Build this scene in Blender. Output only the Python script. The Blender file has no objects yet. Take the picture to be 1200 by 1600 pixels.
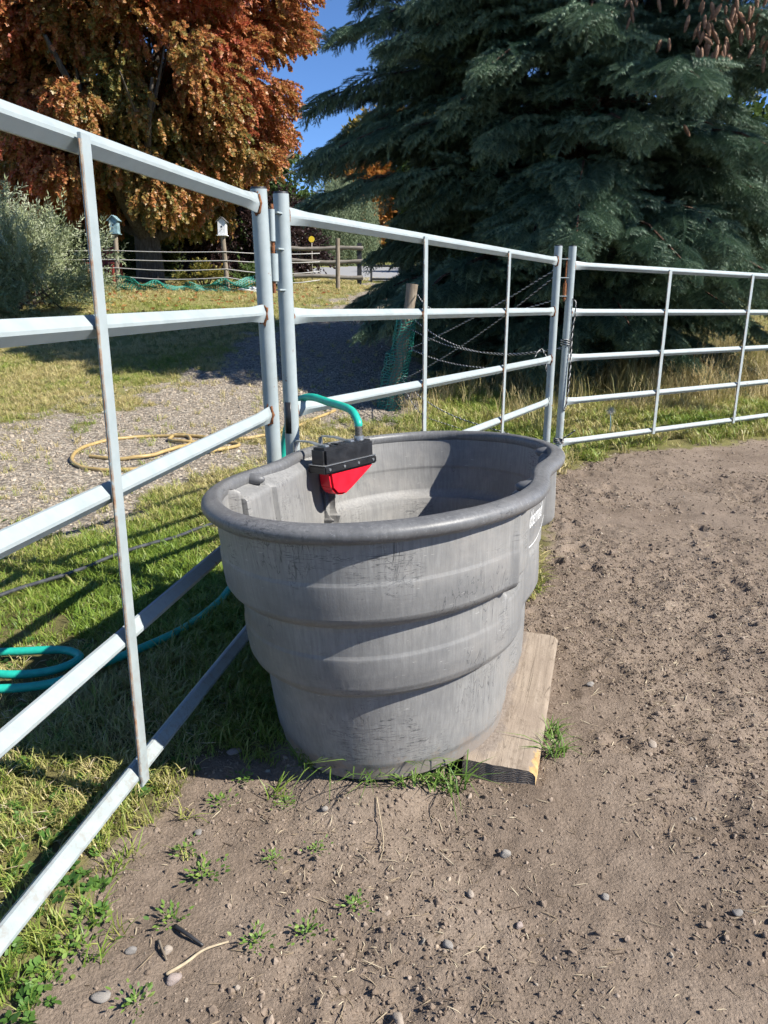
import bpy, bmesh, math, random
import numpy as np
from mathutils import Vector, Matrix, Euler

random.seed(7)
RNG = np.random.default_rng(7)
SC = bpy.context.scene
COL = SC.collection
PI = math.pi

# ------------------------------------------------------------------ camera
CAM_H = 1.09
pitch, roll = math.radians(16.2), math.radians(0.6)
fwd = Vector((0, math.cos(pitch), -math.sin(pitch)))
up0 = Vector((0, math.sin(pitch), math.cos(pitch)))
rt0 = Vector((1, 0, 0))
rt = rt0 * math.cos(roll) + up0 * math.sin(roll)
up = up0 * math.cos(roll) - rt0 * math.sin(roll)
cam = bpy.data.cameras.new("camera")
cam.sensor_fit = 'VERTICAL'
cam.sensor_height = 36.0
cam.lens = 36.0 * 1180.0 / 1600.0
cam.clip_start = 0.05
cam.clip_end = 3000
camo = bpy.data.objects.new("camera", cam)
M = Matrix((rt, up, -fwd)).transposed().to_4x4()
M.translation = Vector((0, 0, CAM_H))
camo.matrix_world = M
COL.objects.link(camo)
SC.camera = camo

# ------------------------------------------------------------------ light
SUN_EL, SUN_AZ = math.radians(42.0), math.radians(-21.0)      # azimuth measured from +X
sdir = Vector((math.cos(SUN_AZ) * math.cos(SUN_EL), math.sin(SUN_AZ) * math.cos(SUN_EL), math.sin(SUN_EL)))
world = bpy.data.worlds.new("World")
SC.world = world
world.use_nodes = True
wn = world.node_tree.nodes
wl = world.node_tree.links
wn.clear()
sky = wn.new('ShaderNodeTexSky')
sky.sky_type = 'NISHITA'
sky.sun_disc = False
sky.sun_elevation = SUN_EL
sky.sun_rotation = math.atan2(sdir.x, sdir.y)
sky.altitude = 3000
sky.air_density = 1.0
sky.dust_density = 0.05
sky.ozone_density = 9.0
bgn = wn.new('ShaderNodeBackground')
bgn.inputs['Strength'].default_value = 0.09
wo = wn.new('ShaderNodeOutputWorld')
wl.new(sky.outputs[0], bgn.inputs['Color'])
wl.new(bgn.outputs[0], wo.inputs['Surface'])
sun = bpy.data.lights.new("sun", 'SUN')
sun.energy = 5.0
sun.angle = math.radians(0.53)
sun.color = (1.0, 0.955, 0.88)
suno = bpy.data.objects.new("sun", sun)
suno.rotation_euler = (-sdir).to_track_quat('-Z', 'Y').to_euler()
suno.location = (6, -4, 9)
COL.objects.link(suno)
SC.view_settings.view_transform = 'Standard'
SC.view_settings.look = 'None'
SC.view_settings.gamma = 1.0
SC.view_settings.exposure = 1.08
SC.view_settings.use_curve_mapping = False
SC.cycles.use_denoising = True
SC.cycles.use_adaptive_sampling = True
SC.cycles.adaptive_threshold = 0.035
SC.cycles.max_bounces = 5
SC.cycles.diffuse_bounces = 3
SC.cycles.glossy_bounces = 2
SC.cycles.transparent_max_bounces = 4

# ------------------------------------------------------------------ numpy noise
def _hash(ix, iy, seed):
    h = (ix.astype(np.int64) * 374761393 + iy.astype(np.int64) * 668265263 + seed * 1442695041) & 0x7fffffff
    h = ((h ^ (h >> 13)) * 1274126177) & 0x7fffffff
    h = (h ^ (h >> 16)) & 0x7fffffff
    return h / float(0x7fffffff)

def vnoise(x, y, seed=0):
    x = np.asarray(x, float); y = np.asarray(y, float)
    ix = np.floor(x); iy = np.floor(y)
    fx = x - ix; fy = y - iy
    fx = fx * fx * (3 - 2 * fx); fy = fy * fy * (3 - 2 * fy)
    a = _hash(ix, iy, seed); b = _hash(ix + 1, iy, seed); c = _hash(ix, iy + 1, seed); d = _hash(ix + 1, iy + 1, seed)
    return (a * (1 - fx) + b * fx) * (1 - fy) + (c * (1 - fx) + d * fx) * fy

def fbm(x, y, seed=0, octv=4):
    s = 0; a = 0.5; t = 0
    for k in range(octv):
        s = s + a * vnoise(np.asarray(x) * 2 ** k + 17.3 * k, np.asarray(y) * 2 ** k - 9.1 * k, seed + k)
        t += a; a *= 0.5
    return s / t                     # 0..1

def sstep(e0, e1, x):
    t = np.clip((np.asarray(x, float) - e0) / (e1 - e0), 0, 1)
    return t * t * (3 - 2 * t)

def poly_sd(px, py, poly):
    """signed distance to a polygon, positive inside"""
    px = np.asarray(px, float); py = np.asarray(py, float)
    d = np.full(px.shape, 1e9); inside = np.zeros(px.shape, bool)
    n = len(poly)
    for i in range(n):
        ax, ay = poly[i]; bx, by = poly[(i + 1) % n]
        ex, ey = bx - ax, by - ay
        t = np.clip(((px - ax) * ex + (py - ay) * ey) / (ex * ex + ey * ey), 0, 1)
        d = np.minimum(d, np.hypot(px - ax - t * ex, py - ay - t * ey))
        c = ((ay > py) != (by > py))
        xi = ax + (py - ay) / (by - ay if by != ay else 1e-9) * ex
        inside ^= (c & (px < xi))
    return np.where(inside, d, -d)

# ------------------------------------------------------------------ terrain layout
KY = [-50, 6, 7.5, 9, 13.6, 17, 20, 30, 45, 80, 150, 600]
KZ = [0, 0, .09, .25, .74, 1.08, 1.24, 1.80, 2.8, 4.6, 6.5, 8]
def base_z(x, y):
    y = np.asarray(y, float)
    return (np.interp(y - .5, KY, KZ) + np.interp(y, KY, KZ) * 2 + np.interp(y + .5, KY, KZ)) / 4

LAWN = [(-1.0, -10), (-.64, .4), (-.605, .93), (-.575, 1.1), (-.555, 1.28), (-.51, 1.4), (-.46, 1.49), (-.41, 1.60),
        (-.27, 1.61), (-.1, 1.75), (.35, 2.5), (.62, 2.75), (1.0, 4.2), (1.33, 5.02), (2.1, 5.42), (3.0, 5.84), (8, 8.3), (60, 34), (60, 600), (-400, 600), (-400, -10)]
GRAVEL = [(-8, 1.5), (-1.9, 3.15), (-1.57, 3.7), (-1.46, 4.16), (-1.1, 4.66), (-.59, 5.65), (-.01, 6.54), (.11, 6.95), (.3, 9.55),
          (.6, 12.87), (1.0, 17), (4, 19.0), (10, 20), (10, 22.6), (-.2, 21.6), (-.4, 18), (-.99, 14.54), (-1.54, 11.41), (-2.14, 9.42), (-2.66, 7.84), (-2.9, 6.41), (-3.3, 5.6), (-8, 4.6)]
ROAD = [(-3.4, 29), (-2.5, 25.5), (-1.5, 23.2), (-.3, 22.4), (14, 23.0), (30, 24), (30, 34), (-1.0, 36), (-3.5, 33)]

def lawn_m(x, y):
    n = (fbm(np.asarray(x) * 3, np.asarray(y) * 3, 5) - .5) * .34
    near = sstep(4.5, 3.0, y)
    return poly_sd(x, y, LAWN) + n * (1 - .55 * near)
def gravel_m(x, y):
    n = (fbm(np.asarray(x) * 1.3, np.asarray(y) * 1.0, 15) - .5) * 1.6 + (fbm(np.asarray(x) * 6, np.asarray(y) * 5, 25) - .5) * 1.0
    return poly_sd(x, y, GRAVEL) + n
def dirt_disp(x, y):
    big = (fbm(x * 1.6, y * 1.6, 31, 3) - .5) * .05
    lump = (fbm(x * 7, y * 7, 41, 4) - .5)
    fine = (fbm(x * 34, y * 34, 51, 3) - .5) + .5 * (vnoise(x * 75, y * 75, 57) - .5)
    rough = sstep(.35, .7, fbm(x * 2.2, y * 2.2, 61, 3))
    return big + lump * (.015 + .034 * rough) + fine * (.008 + .013 * rough)
_hr = np.random.default_rng(77)
HOOF = [(_hr.uniform(.5, 3.6), _hr.uniform(.75, 5.2), _hr.uniform(.04, .065), _hr.uniform(0, 6.3), _hr.uniform(.5, 1)) for _ in range(110)]
def hoof(x, y):
    z = np.zeros(x.shape)
    for hx, hy, hr, ha, hs in HOOF:
        m_ = (np.abs(x - hx) < .16) & (np.abs(y - hy) < .16)
        if not m_.any(): continue
        dx = x[m_] - hx; dy = y[m_] - hy; u_ = dx * math.cos(ha) + dy * math.sin(ha); v_ = -dx * math.sin(ha) + dy * math.cos(ha)
        d = np.sqrt(u_ ** 2 + (v_ * 1.25) ** 2) / hr
        z[m_] += hs * (-.017 * sstep(1.05, .75, d) + .011 * np.exp(-((d - 1.2) / .22) ** 2) * (.6 + .6 * np.sin(np.arctan2(v_, u_) + ha)))
    return z
def flat_near(x, y):
    # settled ground around tank and plank
    t = (x - .076) * .951 - (y - 1.933) * .309; s = (x - .076) * .309 + (y - 1.933) * .951
    d = np.sqrt((s / .56) ** 2 + (t / .40) ** 2)
    return sstep(.8, 1.25, d)
def ground_z(x, y):
    x = np.asarray(x, float); y = np.asarray(y, float)
    l = sstep(-.06, .08, lawn_m(x, y))
    k = flat_near(x, y)
    z = base_z(x, y)
    near = sstep(14, 6, y)
    dd = (dirt_disp(x, y) + hoof(x, y)) * near
    ll = ((fbm(x * 4, y * 4, 71, 3) - .5) * .03 + (fbm(x * .5, y * .5, 72, 2) - .5) * .06) * sstep(0, .6, lawn_m(x, y) + .3)
    tq = (x - .076) * .951 - (y - 1.933) * .309; tb = (x - .076) * .309 + (y - 1.933) * .951
    seat = np.clip(.024 + .059 * tq - .03 * tb + .002, 0, .036) * sstep(1.22, .98, np.sqrt((tb / .50) ** 2 + (tq / .28) ** 2)) * sstep(.22, .12, tq)
    return z + (dd * (1 - l) + ll * l) * (.25 + .75 * k) - .006 * (1 - k) + seat
def gz1(x, y):
    return float(ground_z(np.array([x]), np.array([y]))[0])

# ------------------------------------------------------------------ material helpers
class NT:
    def __init__(self, name):
        self.m = bpy.data.materials.new(name); self.m.use_nodes = True
        self.t = self.m.node_tree; self.t.nodes.clear()
        self.out = self.n('ShaderNodeOutputMaterial')
    def n(self, typ, **kw):
        nd = self.t.nodes.new(typ)
        for k, v in kw.items(): setattr(nd, k, v)
        return nd
    def l(self, a, b): self.t.links.new(a, b)
    def val(self, sock, v):
        if hasattr(v, 'is_linked') or hasattr(v, 'links'): self.l(v, sock)
        else: sock.default_value = v
    def noise(self, vec, scale, detail=4, rough=.55, dist=0.0):
        nd = self.n('ShaderNodeTexNoise'); self.l(vec, nd.inputs['Vector'])
        nd.inputs['Scale'].default_value = scale; nd.inputs['Detail'].default_value = detail
        nd.inputs['Roughness'].default_value = rough; nd.inputs['Distortion'].default_value = dist
        return nd.outputs[0]
    def voro(self, vec, scale, feature='F1', out=0):
        nd = self.n('ShaderNodeTexVoronoi', feature=feature); self.l(vec, nd.inputs['Vector'])
        nd.inputs['Scale'].default_value = scale
        return nd.outputs[out]
    def ramp(self, fac, stops, interp='LINEAR'):
        nd = self.n('ShaderNodeValToRGB'); self.l(fac, nd.inputs[0]); nd.color_ramp.interpolation = interp
        cr = nd.color_ramp
        while len(cr.elements) < len(stops): cr.elements.new(.5)
        for e, (p, c) in zip(cr.elements, stops):
            e.position = p; e.color = (c, c, c, 1) if isinstance(c, (int, float)) else (*c, 1)
        return nd.outputs[0]
    def mix(self, fac, a, b, blend='MIX'):
        nd = self.n('ShaderNodeMix', data_type='RGBA', blend_type=blend)
        self.val(nd.inputs['Factor'], fac)
        for s, v in ((nd.inputs[6], a), (nd.inputs[7], b)):
            if isinstance(v, tuple): s.default_value = (*v[:3], 1)
            else: self.l(v, s)
        return nd.outputs[2]
    def math(self, op, a, b=0.0, c=0.0, clamp=False):
        nd = self.n('ShaderNodeMath', operation=op); nd.use_clamp = clamp
        for s, v in zip(nd.inputs, (a, b, c)): self.val(s, v)
        return nd.outputs[0]
    def mapping(self, vec, scale=(1, 1, 1), rot=(0, 0, 0), loc=(0, 0, 0)):
        nd = self.n('ShaderNodeMapping'); self.l(vec, nd.inputs['Vector'])
        nd.inputs['Scale'].default_value = scale; nd.inputs['Rotation'].default_value = rot; nd.inputs['Location'].default_value = loc
        return nd.outputs[0]
    def obj(self): return self.n('ShaderNodeTexCoord').outputs['Object']
    def pos(self): return self.n('ShaderNodeNewGeometry').outputs['Position']
    def attr(self, name, typ='GEOMETRY', out='Fac'):
        nd = self.n('ShaderNodeAttribute', attribute_type=typ); nd.attribute_name = name
        return nd.outputs[out]
    def rnd(self): return self.n('ShaderNodeObjectInfo').outputs['Random']
    def bump(self, h, strength=.5, dist=.01, normal=None):
        nd = self.n('ShaderNodeBump'); self.l(h, nd.inputs['Height'])
        nd.inputs['Strength'].default_value = strength; nd.inputs['Distance'].default_value = dist
        if normal is not None: self.l(normal, nd.inputs['Normal'])
        return nd.outputs[0]
    def princ(self, color, rough=.6, normal=None, metal=0.0, spec=.5):
        p = self.n('ShaderNodeBsdfPrincipled')
        if isinstance(color, tuple): p.inputs['Base Color'].default_value = (*color[:3], 1)
        else: self.l(color, p.inputs['Base Color'])
        self.val(p.inputs['Roughness'], rough); self.val(p.inputs['Metallic'], metal)
        p.inputs['Specular IOR Level'].default_value = spec
        if normal is not None: self.l(normal, p.inputs['Normal'])
        self.l(p.outputs[0], self.out.inputs['Surface'])
        return p
    def leaf(self, color, trans=.35, rough=.5, tcol=None, spec=.3):
        p = self.princ(color, rough, spec=spec)
        tr = self.n('ShaderNodeBsdfTranslucent')
        tc = tcol if tcol is not None else color
        if isinstance(tc, tuple): tr.inputs[0].default_value = (*tc[:3], 1)
        else: self.l(tc, tr.inputs[0])
        mx = self.n('ShaderNodeMixShader'); mx.inputs[0].default_value = trans
        self.l(p.outputs[0], mx.inputs[1]); self.l(tr.outputs[0], mx.inputs[2])
        self.l(mx.outputs[0], self.out.inputs['Surface'])

MAT = {}
def simple(name, col, rough=.6, nscale=30, namp=.25, bump=.15, metal=0.0, spec=.5):
    t = NT(name); v = t.obj()
    n = t.noise(v, nscale, 5, .6)
    a = tuple(c * (1 - namp) for c in col); b = tuple(min(1, c * (1 + namp)) for c in col)
    c = t.ramp(n, [(.3, a), (.7, b)])
    t.princ(c, rough, t.bump(n, bump, .004), metal, spec)
    MAT[name] = t.m
    return t.m

# ground: dirt, lawn soil, gravel by region masks
t = NT('ground'); P = t.pos()
lm = t.attr('lawn'); gm = t.attr('gravel')
brk = t.noise(P, 14, 6, .65); brk2 = t.noise(P, 60, 4, .6)
big = t.noise(P, 1.3, 5, .6)
d1 = t.ramp(t.noise(P, 5, 8, .68), [(.28, (.119, .090, .067)), (.5, (.172, .132, .100)), (.72, (.233, .183, .141))])
d2 = t.mix(t.math('MULTIPLY', t.ramp(big, [(.4, 0), (.65, 1)]), .55), d1, (.253, .202, .157))
speck = t.ramp(t.voro(P, 130), [(.0, 1.25), (.45, .95), (.9, .75)])
dirt = t.mix(.75, d2, speck, 'MULTIPLY')
soil = t.ramp(t.noise(P, 9, 6, .7), [(.3, (.075, .068, .03)), (.55, (.14, .125, .05)), (.75, (.22, .19, .085))])
far = t.ramp(t.noise(P, 2.2, 7, .72), [(.30, (.095, .115, .030)), (.5, (.17, .17, .055)), (.68, (.27, .235, .10))])
dep = t.n('ShaderNodeSeparateXYZ'); t.l(P, dep.inputs[0])
fy = t.n('ShaderNodeMapRange'); t.l(dep.outputs[1], fy.inputs[0]); fy.inputs[1].default_value = 4.5; fy.inputs[2].default_value = 9
grass = t.mix(fy.outputs[0], soil, far)
vc = t.n('ShaderNodeTexVoronoi'); t.l(P, vc.inputs['Vector']); vc.inputs['Scale'].default_value = 42
vsep = t.n('ShaderNodeSeparateColor'); t.l(vc.outputs['Color'], vsep.inputs[0])
grv0 = t.ramp(vsep.outputs[0], [(.0, (.15, .122, .092)), (.35, (.26, .218, .168)), (.7, (.34, .29, .228)), (1, (.45, .40, .325))])
grv = t.mix(t.ramp(vc.outputs['Distance'], [(.35, 0.0), (.8, .8)]), grv0, (.10, .09, .075))
lmask = t.ramp(t.math('ADD', lm, t.math('MULTIPLY', t.math('SUBTRACT', brk, .5), .8)), [(.42, 0), (.6, 1)])
gmask = t.ramp(t.math('ADD', gm, t.math('MULTIPLY', t.math('SUBTRACT', brk2, .5), .7)), [(.4, 0), (.6, 1)])
c = t.mix(lmask, dirt, grass)
c = t.mix(gmask, c, grv)
h = t.math('ADD', t.math('MULTIPLY', t.noise(P, 45, 6, .7), .6), t.math('MULTIPLY', t.noise(P, 170, 4, .65), .5))
h = t.math('ADD', h, t.math('MULTIPLY', t.math('SUBTRACT', 1.0, vc.outputs['Distance']), t.math('MULTIPLY', gmask, .9)))
t.princ(c, .95, t.bump(h, .85, .012), spec=.12)
MAT['ground'] = t.m

simple('asphalt', (.23, .23, .235), .9, 12, .12, .2)

def paint_metal():
    t = NT('panel_paint'); v = t.pos()
    mott = t.noise(v, 22, 6, .62); fine = t.noise(v, 160, 4, .6)
    c = t.ramp(mott, [(.3, (.258, .298, .300)), (.52, (.285, .325, .327)), (.75, (.310, .348, .348))])
    scr = t.ramp(t.noise(t.mapping(v, (9, 9, 60)), 5, 5, .7), [(.66, 0), (.72, 1)])
    c = t.mix(t.math('MULTIPLY', scr, .12), c, (.24, .26, .27))
    rmask = t.ramp(t.noise(v, 16, 8, .72), [(.66, 0), (.70, 1)])
    sepp = t.n('ShaderNodeSeparateXYZ'); t.l(v, sepp.inputs[0])
    splash = t.math('MULTIPLY', t.ramp(sepp.outputs[2], [(.0, .55), (.6, 0)]), t.ramp(t.noise(v, 45, 7, .78), [(.48, 0), (.62, 1)]))
    c = t.mix(splash, c, (.20, .16, .125))
    grime = t.ramp(t.noise(t.mapping(v, (1, 1, .5), loc=(4, 1, 2)), 7, 7, .75), [(.5, 0), (.75, .38)])
    c = t.mix(grime, c, (.20, .20, .18))
    rust = t.ramp(fine, [(.3, (.10, .042, .02)), (.7, (.23, .10, .045))])
    c = t.mix(rmask, c, rust)
    r = t.math('ADD', t.math('MULTIPLY', mott, .25), .34)
    t.princ(c, r, t.bump(t.math('ADD', mott, t.math('MULTIPLY', fine, .4)), .12, .002), spec=.5)
    MAT['panel_paint'] = t.m
    t = NT('rust'); v = t.pos()
    n = t.noise(v, 90, 6, .7)
    t.princ(t.ramp(n, [(.3, (.055, .022, .012)), (.5, (.17, .065, .028)), (.68, (.30, .14, .06)), (.8, (.45, .45, .42))]), .85, t.bump(n, .7, .004), spec=.2)
    MAT['rust'] = t.m
    t = NT('edge_rust'); v = t.pos()
    n = t.noise(v, 55, 6, .7)
    t.princ(t.ramp(n, [(.36, (.28, .33, .34)), (.44, (.30, .24, .18)), (.6, (.24, .13, .07)), (.75, (.12, .06, .035))]), .8, t.bump(n, .5, .002), spec=.2)
    MAT['edge_rust'] = t.m
paint_metal()

def plastic():
    for nm, dark in (('tank_plastic', 1.0), ('rim_plastic', .62)):
        t = NT(nm); v = t.obj()
        streak = t.noise(t.mapping(v, (150, 150, 7)), 1, 4, .6)
        mott = t.noise(v, 6, 7, .65); fine = t.noise(v, 220, 3, .6)
        c = t.ramp(streak, [(.28, (.165, .163, .156)), (.72, (.250, .246, .235))])
        c = t.mix(t.math('MULTIPLY', t.ramp(mott, [(.35, 1), (.62, 0)]), .55), c, (.105, .106, .108))
        c = t.mix(t.ramp(t.noise(v, 13, 6, .7), [(.56, 0), (.78, .5)]), c, (.30, .285, .26))
        # dark scrapes
        s1 = t.ramp(t.noise(t.mapping(v, (4, 4, 34), (.35, .25, .3)), 3.2, 3, .5, 1.2), [(.475, 0), (.5, 1), (.525, 0)])
        s1 = t.math('MULTIPLY', s1, t.ramp(t.noise(v, 6, 3, .5), [(.57, 0), (.64, .85)]))
        s2 = t.ramp(t.noise(t.mapping(v, (22, 22, 6), (.3, -.5, .8)), 1.6, 3, .5, 1.4), [(.482, 0), (.5, 1), (.518, 0)])
        s2 = t.math('MULTIPLY', s2, t.ramp(t.noise(t.mapping(v, loc=(3, 5, 1)), 5, 3, .5), [(.56, 0), (.62, .8)]))
        worn = t.math('MULTIPLY', t.attr('worn'), t.ramp(t.noise(t.mapping(v, (3, 3, 14)), 4, 6, .7), [(.3, .35), (.65, 1)]))
        c = t.mix(t.math('MULTIPLY', worn, .55), c, (.110, .110, .110))
        dust = t.ramp(t.noise(t.mapping(v, loc=(7, 2, 4)), 3.2, 7, .72), [(.5, 0), (.75, .6)])
        c = t.mix(dust, c, (.27, .25, .225))
        c = t.mix(t.math('MAXIMUM', s1, s2), c, (.035, .036, .04))
        sep = t.n('ShaderNodeSeparateXYZ'); t.l(v, sep.inputs[0])
        mud = t.ramp(t.math('ADD', t.math('MULTIPLY', sep.outputs[2], 6.0), t.math('MULTIPLY', t.math('SUBTRACT', t.noise(v, 22, 7, .75), .5), 1.6)), [(.16, .6), (.30, 0)])
        c = t.mix(mud, c, (.21, .17, .135))
        # pale scuffs
        s3 = t.ramp(t.noise(t.mapping(v, (10, 10, 50), (-.3, .5, 0)), 4, 4, .6), [(.67, 0), (.72, .5)])
        c = t.mix(s3, c, (.40, .39, .37))
        if dark < 1:
            c = t.mix(1.0, c, (.62, .63, .66), 'MULTIPLY')
            sp = t.ramp(t.noise(v, 150, 5, .75), [(.55, 0), (.75, .55)])
            c = t.mix(sp, c, (.30, .30, .30))
        hgt = t.math('ADD', t.math('MULTIPLY', streak, .5), t.math('MULTIPLY', fine, .5))
        t.princ(c, .58 if dark == 1 else .46, t.bump(hgt, .28, .002), spec=.4)
        MAT[nm] = t.m
plastic()

def wood(name, c0, c1, c2, ax=(2.5, 60, 60)):
    t = NT(name); v = t.obj()
    g = t.noise(t.mapping(v, ax), 1, 6, .65, .6); m = t.noise(v, 7, 6, .65)
    c = t.ramp(g, [(.28, c0), (.5, c1), (.72, c2)])
    c = t.mix(t.ramp(m, [(.42, 0), (.7, .6)]), c, c0)
    t.princ(c, .85, t.bump(g, .5, .004), spec=.2)
    MAT[name] = t.m
    return t.m
wood('post_wood', (.11, .085, .06), (.22, .18, .135), (.33, .28, .22), (50, 50, 3))
wood('grey_rail', (.10, .09, .075), (.19, .17, .145), (.27, .25, .22), (3, 50, 50))
# plank: grey-tan weathered, raw yellow where the edge has been gnawed
t = NT('plank_wood'); v = t.obj()
g = t.noise(t.mapping(v, (2.2, 42, 42)), 1, 7, .68, .8); m = t.noise(v, 6, 7, .65)
c = t.ramp(g, [(.25, (.165, .13, .098)), (.5, (.285, .232, .178)), (.75, (.385, .325, .26))])
c = t.mix(t.ramp(m, [(.40, 0), (.66, .85)]), c, (.22, .175, .135))
c = t.mix(t.ramp(t.noise(t.mapping(v, (1, 2, 2), loc=(2, 1, 0)), 16, 6, .75), [(.55, 0), (.7, .7)]), c, (.12, .09, .065))
crk = t.ramp(t.noise(t.mapping(v, (1.3, 60, 8)), 1.0, 3, .5, .6), [(.494, 0), (.5, 1), (.506, 0)])
c = t.mix(t.math('MULTIPLY', crk, .8), c, (.05, .038, .028))
gn = t.attr('gnaw')
gmk = t.ramp(t.math('ADD', gn, t.math('MULTIPLY', t.math('SUBTRACT', t.noise(t.mapping(v, (1, 2, 2)), 38, 5, .7), .5), .9)), [(.45, 0), (.62, 1)])
c = t.mix(gmk, c, t.ramp(t.noise(v, 45, 4, .6), [(.3, (.25, .15, .065)), (.55, (.40, .27, .12)), (.8, (.48, .37, .20))]))
dm = t.ramp(t.math('ADD', t.attr('soil'), t.math('MULTIPLY', t.math('SUBTRACT', t.noise(v, 30, 6, .7), .5), 1.0)), [(.4, 0), (.65, .9)])
c = t.mix(dm, c, t.ramp(t.noise(v, 120, 4, .7), [(.3, (.12, .097, .08)), (.7, (.25, .21, .175))]))
t.princ(c, .9, t.bump(t.math('ADD', g, t.math('MULTIPLY', t.noise(v, 90, 4, .7), .5)), .6, .004), spec=.15)
MAT['plank_wood'] = t.m
t = NT('end_grain'); v = t.obj()
wv = t.n('ShaderNodeTexWave', wave_type='RINGS'); t.l(t.mapping(v, (0, 1, 1), loc=(0, .06, .09)), wv.inputs['Vector']); wv.inputs['Scale'].default_value = 60; wv.inputs['Distortion'].default_value = 9; wv.inputs['Detail'].default_value = 4
t.princ(t.ramp(wv.outputs[0], [(.2, (.12, .10, .082)), (.8, (.19, .163, .137))]), .9, t.bump(wv.outputs[0], .4, .002), spec=.15)
MAT['end_grain'] = t.m

simple('black_plastic', (.016, .016, .017), .38, 40, .5, .35)
t = NT('red_plastic'); v = t.obj(); n = t.noise(v, 25, 5, .6)
t.princ(t.ramp(n, [(.3, (.56, .008, .02)), (.7, (.68, .016, .035))]), .32, t.bump(n, .1, .003)); MAT['red_plastic'] = t.m
simple('zinc', (.48, .49, .49), .38, 60, .2, .1, .85)
simple('brass_fitting', (.20, .18, .15), .45, 60, .3, .2, .7)
t = NT('teal_hose'); v = t.pos(); n = t.noise(v, 40, 5, .6)
t.princ(t.ramp(n, [(.3, (.008, .27, .20)), (.7, (.016, .38, .285))]), .42, t.bump(n, .15, .003)); MAT['teal_hose'] = t.m
t = NT('yellow_hose'); v = t.pos(); n = t.noise(v, 30, 6, .65)
t.princ(t.ramp(n, [(.3, (.27, .185, .07)), (.7, (.42, .305, .125))]), .55, t.bump(n, .15, .003)); MAT['yellow_hose'] = t.m
simple('black_pipe', (.05, .052, .056), .28, 30, .4, .1)
simple('rope_white', (.42, .41, .38), .85, 80, .25, .2)
simple('rope_black', (.018, .018, .02), .85, 80, .3, .2)
simple('net_green', (.010, .14, .10), .55, 50, .3, .1)
simple('white_print', (.72, .72, .70), .6, 70, .12, .05)
simple('dark_sticker', (.018, .018, .02), .4, 60, .3, .05)
simple('dark_steel', (.022, .022, .024), .5, 30, .3, .1)
simple('wire', (.33, .32, .30), .6, 40, .2, .1)
simple('birdhouse_blue', (.16, .25, .27), .75, 14, .5, .2)
simple('white_paint', (.66, .66, .65), .6, 20, .15, .1)
simple('roof_dark', (.07, .065, .06), .85, 30, .3, .2)
simple('red_paint', (.17, .026, .018), .55, 20, .3, .1)
simple('yellow_paint', (.66, .48, .03), .5, 20, .1, .05)
simple('stucco', (.26, .17, .12), .9, 25, .2, .3)
simple('glass_dark', (.03, .04, .05), .08, 3, .2, .0)
simple('litter_white', (.72, .73, .74), .5, 20, .1, .1)
t = NT('bark'); v = t.obj(); g = t.noise(t.mapping(v, (14, 14, 2.5)), 1.6, 7, .7)
t.princ(t.ramp(g, [(.3, (.035, .028, .023)), (.55, (.10, .085, .07)), (.75, (.17, .15, .13))]), .95, t.bump(g, .9, .03), spec=.1); MAT['bark'] = t.m
t = NT('spruce_bark'); v = t.obj(); g = t.voro(t.mapping(v, (12, 12, 5)), 2)
t.princ(t.ramp(g, [(.1, (.14, .085, .06)), (.6, (.06, .036, .026))]), .95, t.bump(g, .9, .03), spec=.1); MAT['spruce_bark'] = t.m
t = NT('spruce_cone'); v = t.obj(); n = t.noise(v, 60, 4, .6)
t.princ(t.ramp(n, [(.3, (.16, .08, .045)), (.7, (.33, .19, .115))]), .65, t.bump(n, .3, .004), spec=.3); MAT['spruce_cone'] = t.m

def leafmat(name, stops, trans=.35, rough=.5, jitter=.35, spec=.3):
    """colour by the instance's own tint, with each leaf a little off it"""
    t = NT(name)
    ti = t.attr('tint', 'INSTANCER'); lv = t.attr('lv')
    f = t.math('ADD', ti, t.math('MULTIPLY', t.math('SUBTRACT', lv, .5), jitter), clamp=True)
    c = t.ramp(f, stops)
    t.leaf(c, trans, rough, spec=spec)
    MAT[name] = t.m
leafmat('maple_leaf', [(0, (.16, .165, .045)), (.25, (.31, .22, .062)), (.45, (.43, .205, .068)), (.7, (.43, .150, .060)), (1, (.42, .10, .058))], .42, .45, .5, .5)
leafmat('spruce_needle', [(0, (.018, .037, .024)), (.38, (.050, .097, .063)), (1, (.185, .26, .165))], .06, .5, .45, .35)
leafmat('olive_leaf', [(0, (.15, .185, .075)), (.5, (.26, .295, .155)), (1, (.42, .44, .32))], .25, .5, .4)
leafmat('willow_leaf', [(0, (.11, .155, .085)), (1, (.22, .26, .15))], .3, .55, .4)
leafmat('autumn_leaf', [(0, (.07, .09, .02)), (.5, (.26, .20, .035)), (1, (.36, .15, .04))], .35, .5, .5)
leafmat('purple_leaf', [(0, (.018, .012, .012)), (1, (.055, .028, .026))], .2, .5, .4)
leafmat('cedar_leaf', [(0, (.05, .075, .018)), (1, (.12, .14, .035))], .2, .6, .4)
leafmat('green_leaf', [(0, (.03, .055, .016)), (1, (.085, .13, .03))], .3, .5, .4)
leafmat('grass_blade', [(0, (.10, .18, .022)), (.42, (.20, .275, .040)), (.7, (.33, .32, .095)), (1, (.50, .41, .20))], .3, .45, .45, .35)
leafmat('dry_grass', [(0, (.18, .20, .05)), (.4, (.38, .31, .13)), (1, (.58, .46, .26))], .25, .6, .4)
leafmat('weed_leaf', [(0, (.05, .12, .022)), (1, (.13, .23, .045))], .25, .5, .35)
t = NT('clod'); v = t.obj(); n = t.noise(v, 3, 5, .7); ti = t.attr('tint', 'INSTANCER')
t.princ(t.ramp(ti, [(0, (.125, .095, .071)), (.6, (.203, .157, .120)), (1, (.28, .225, .177))]), .97, t.bump(n, .5, .0008), spec=.1); MAT['clod'] = t.m
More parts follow.
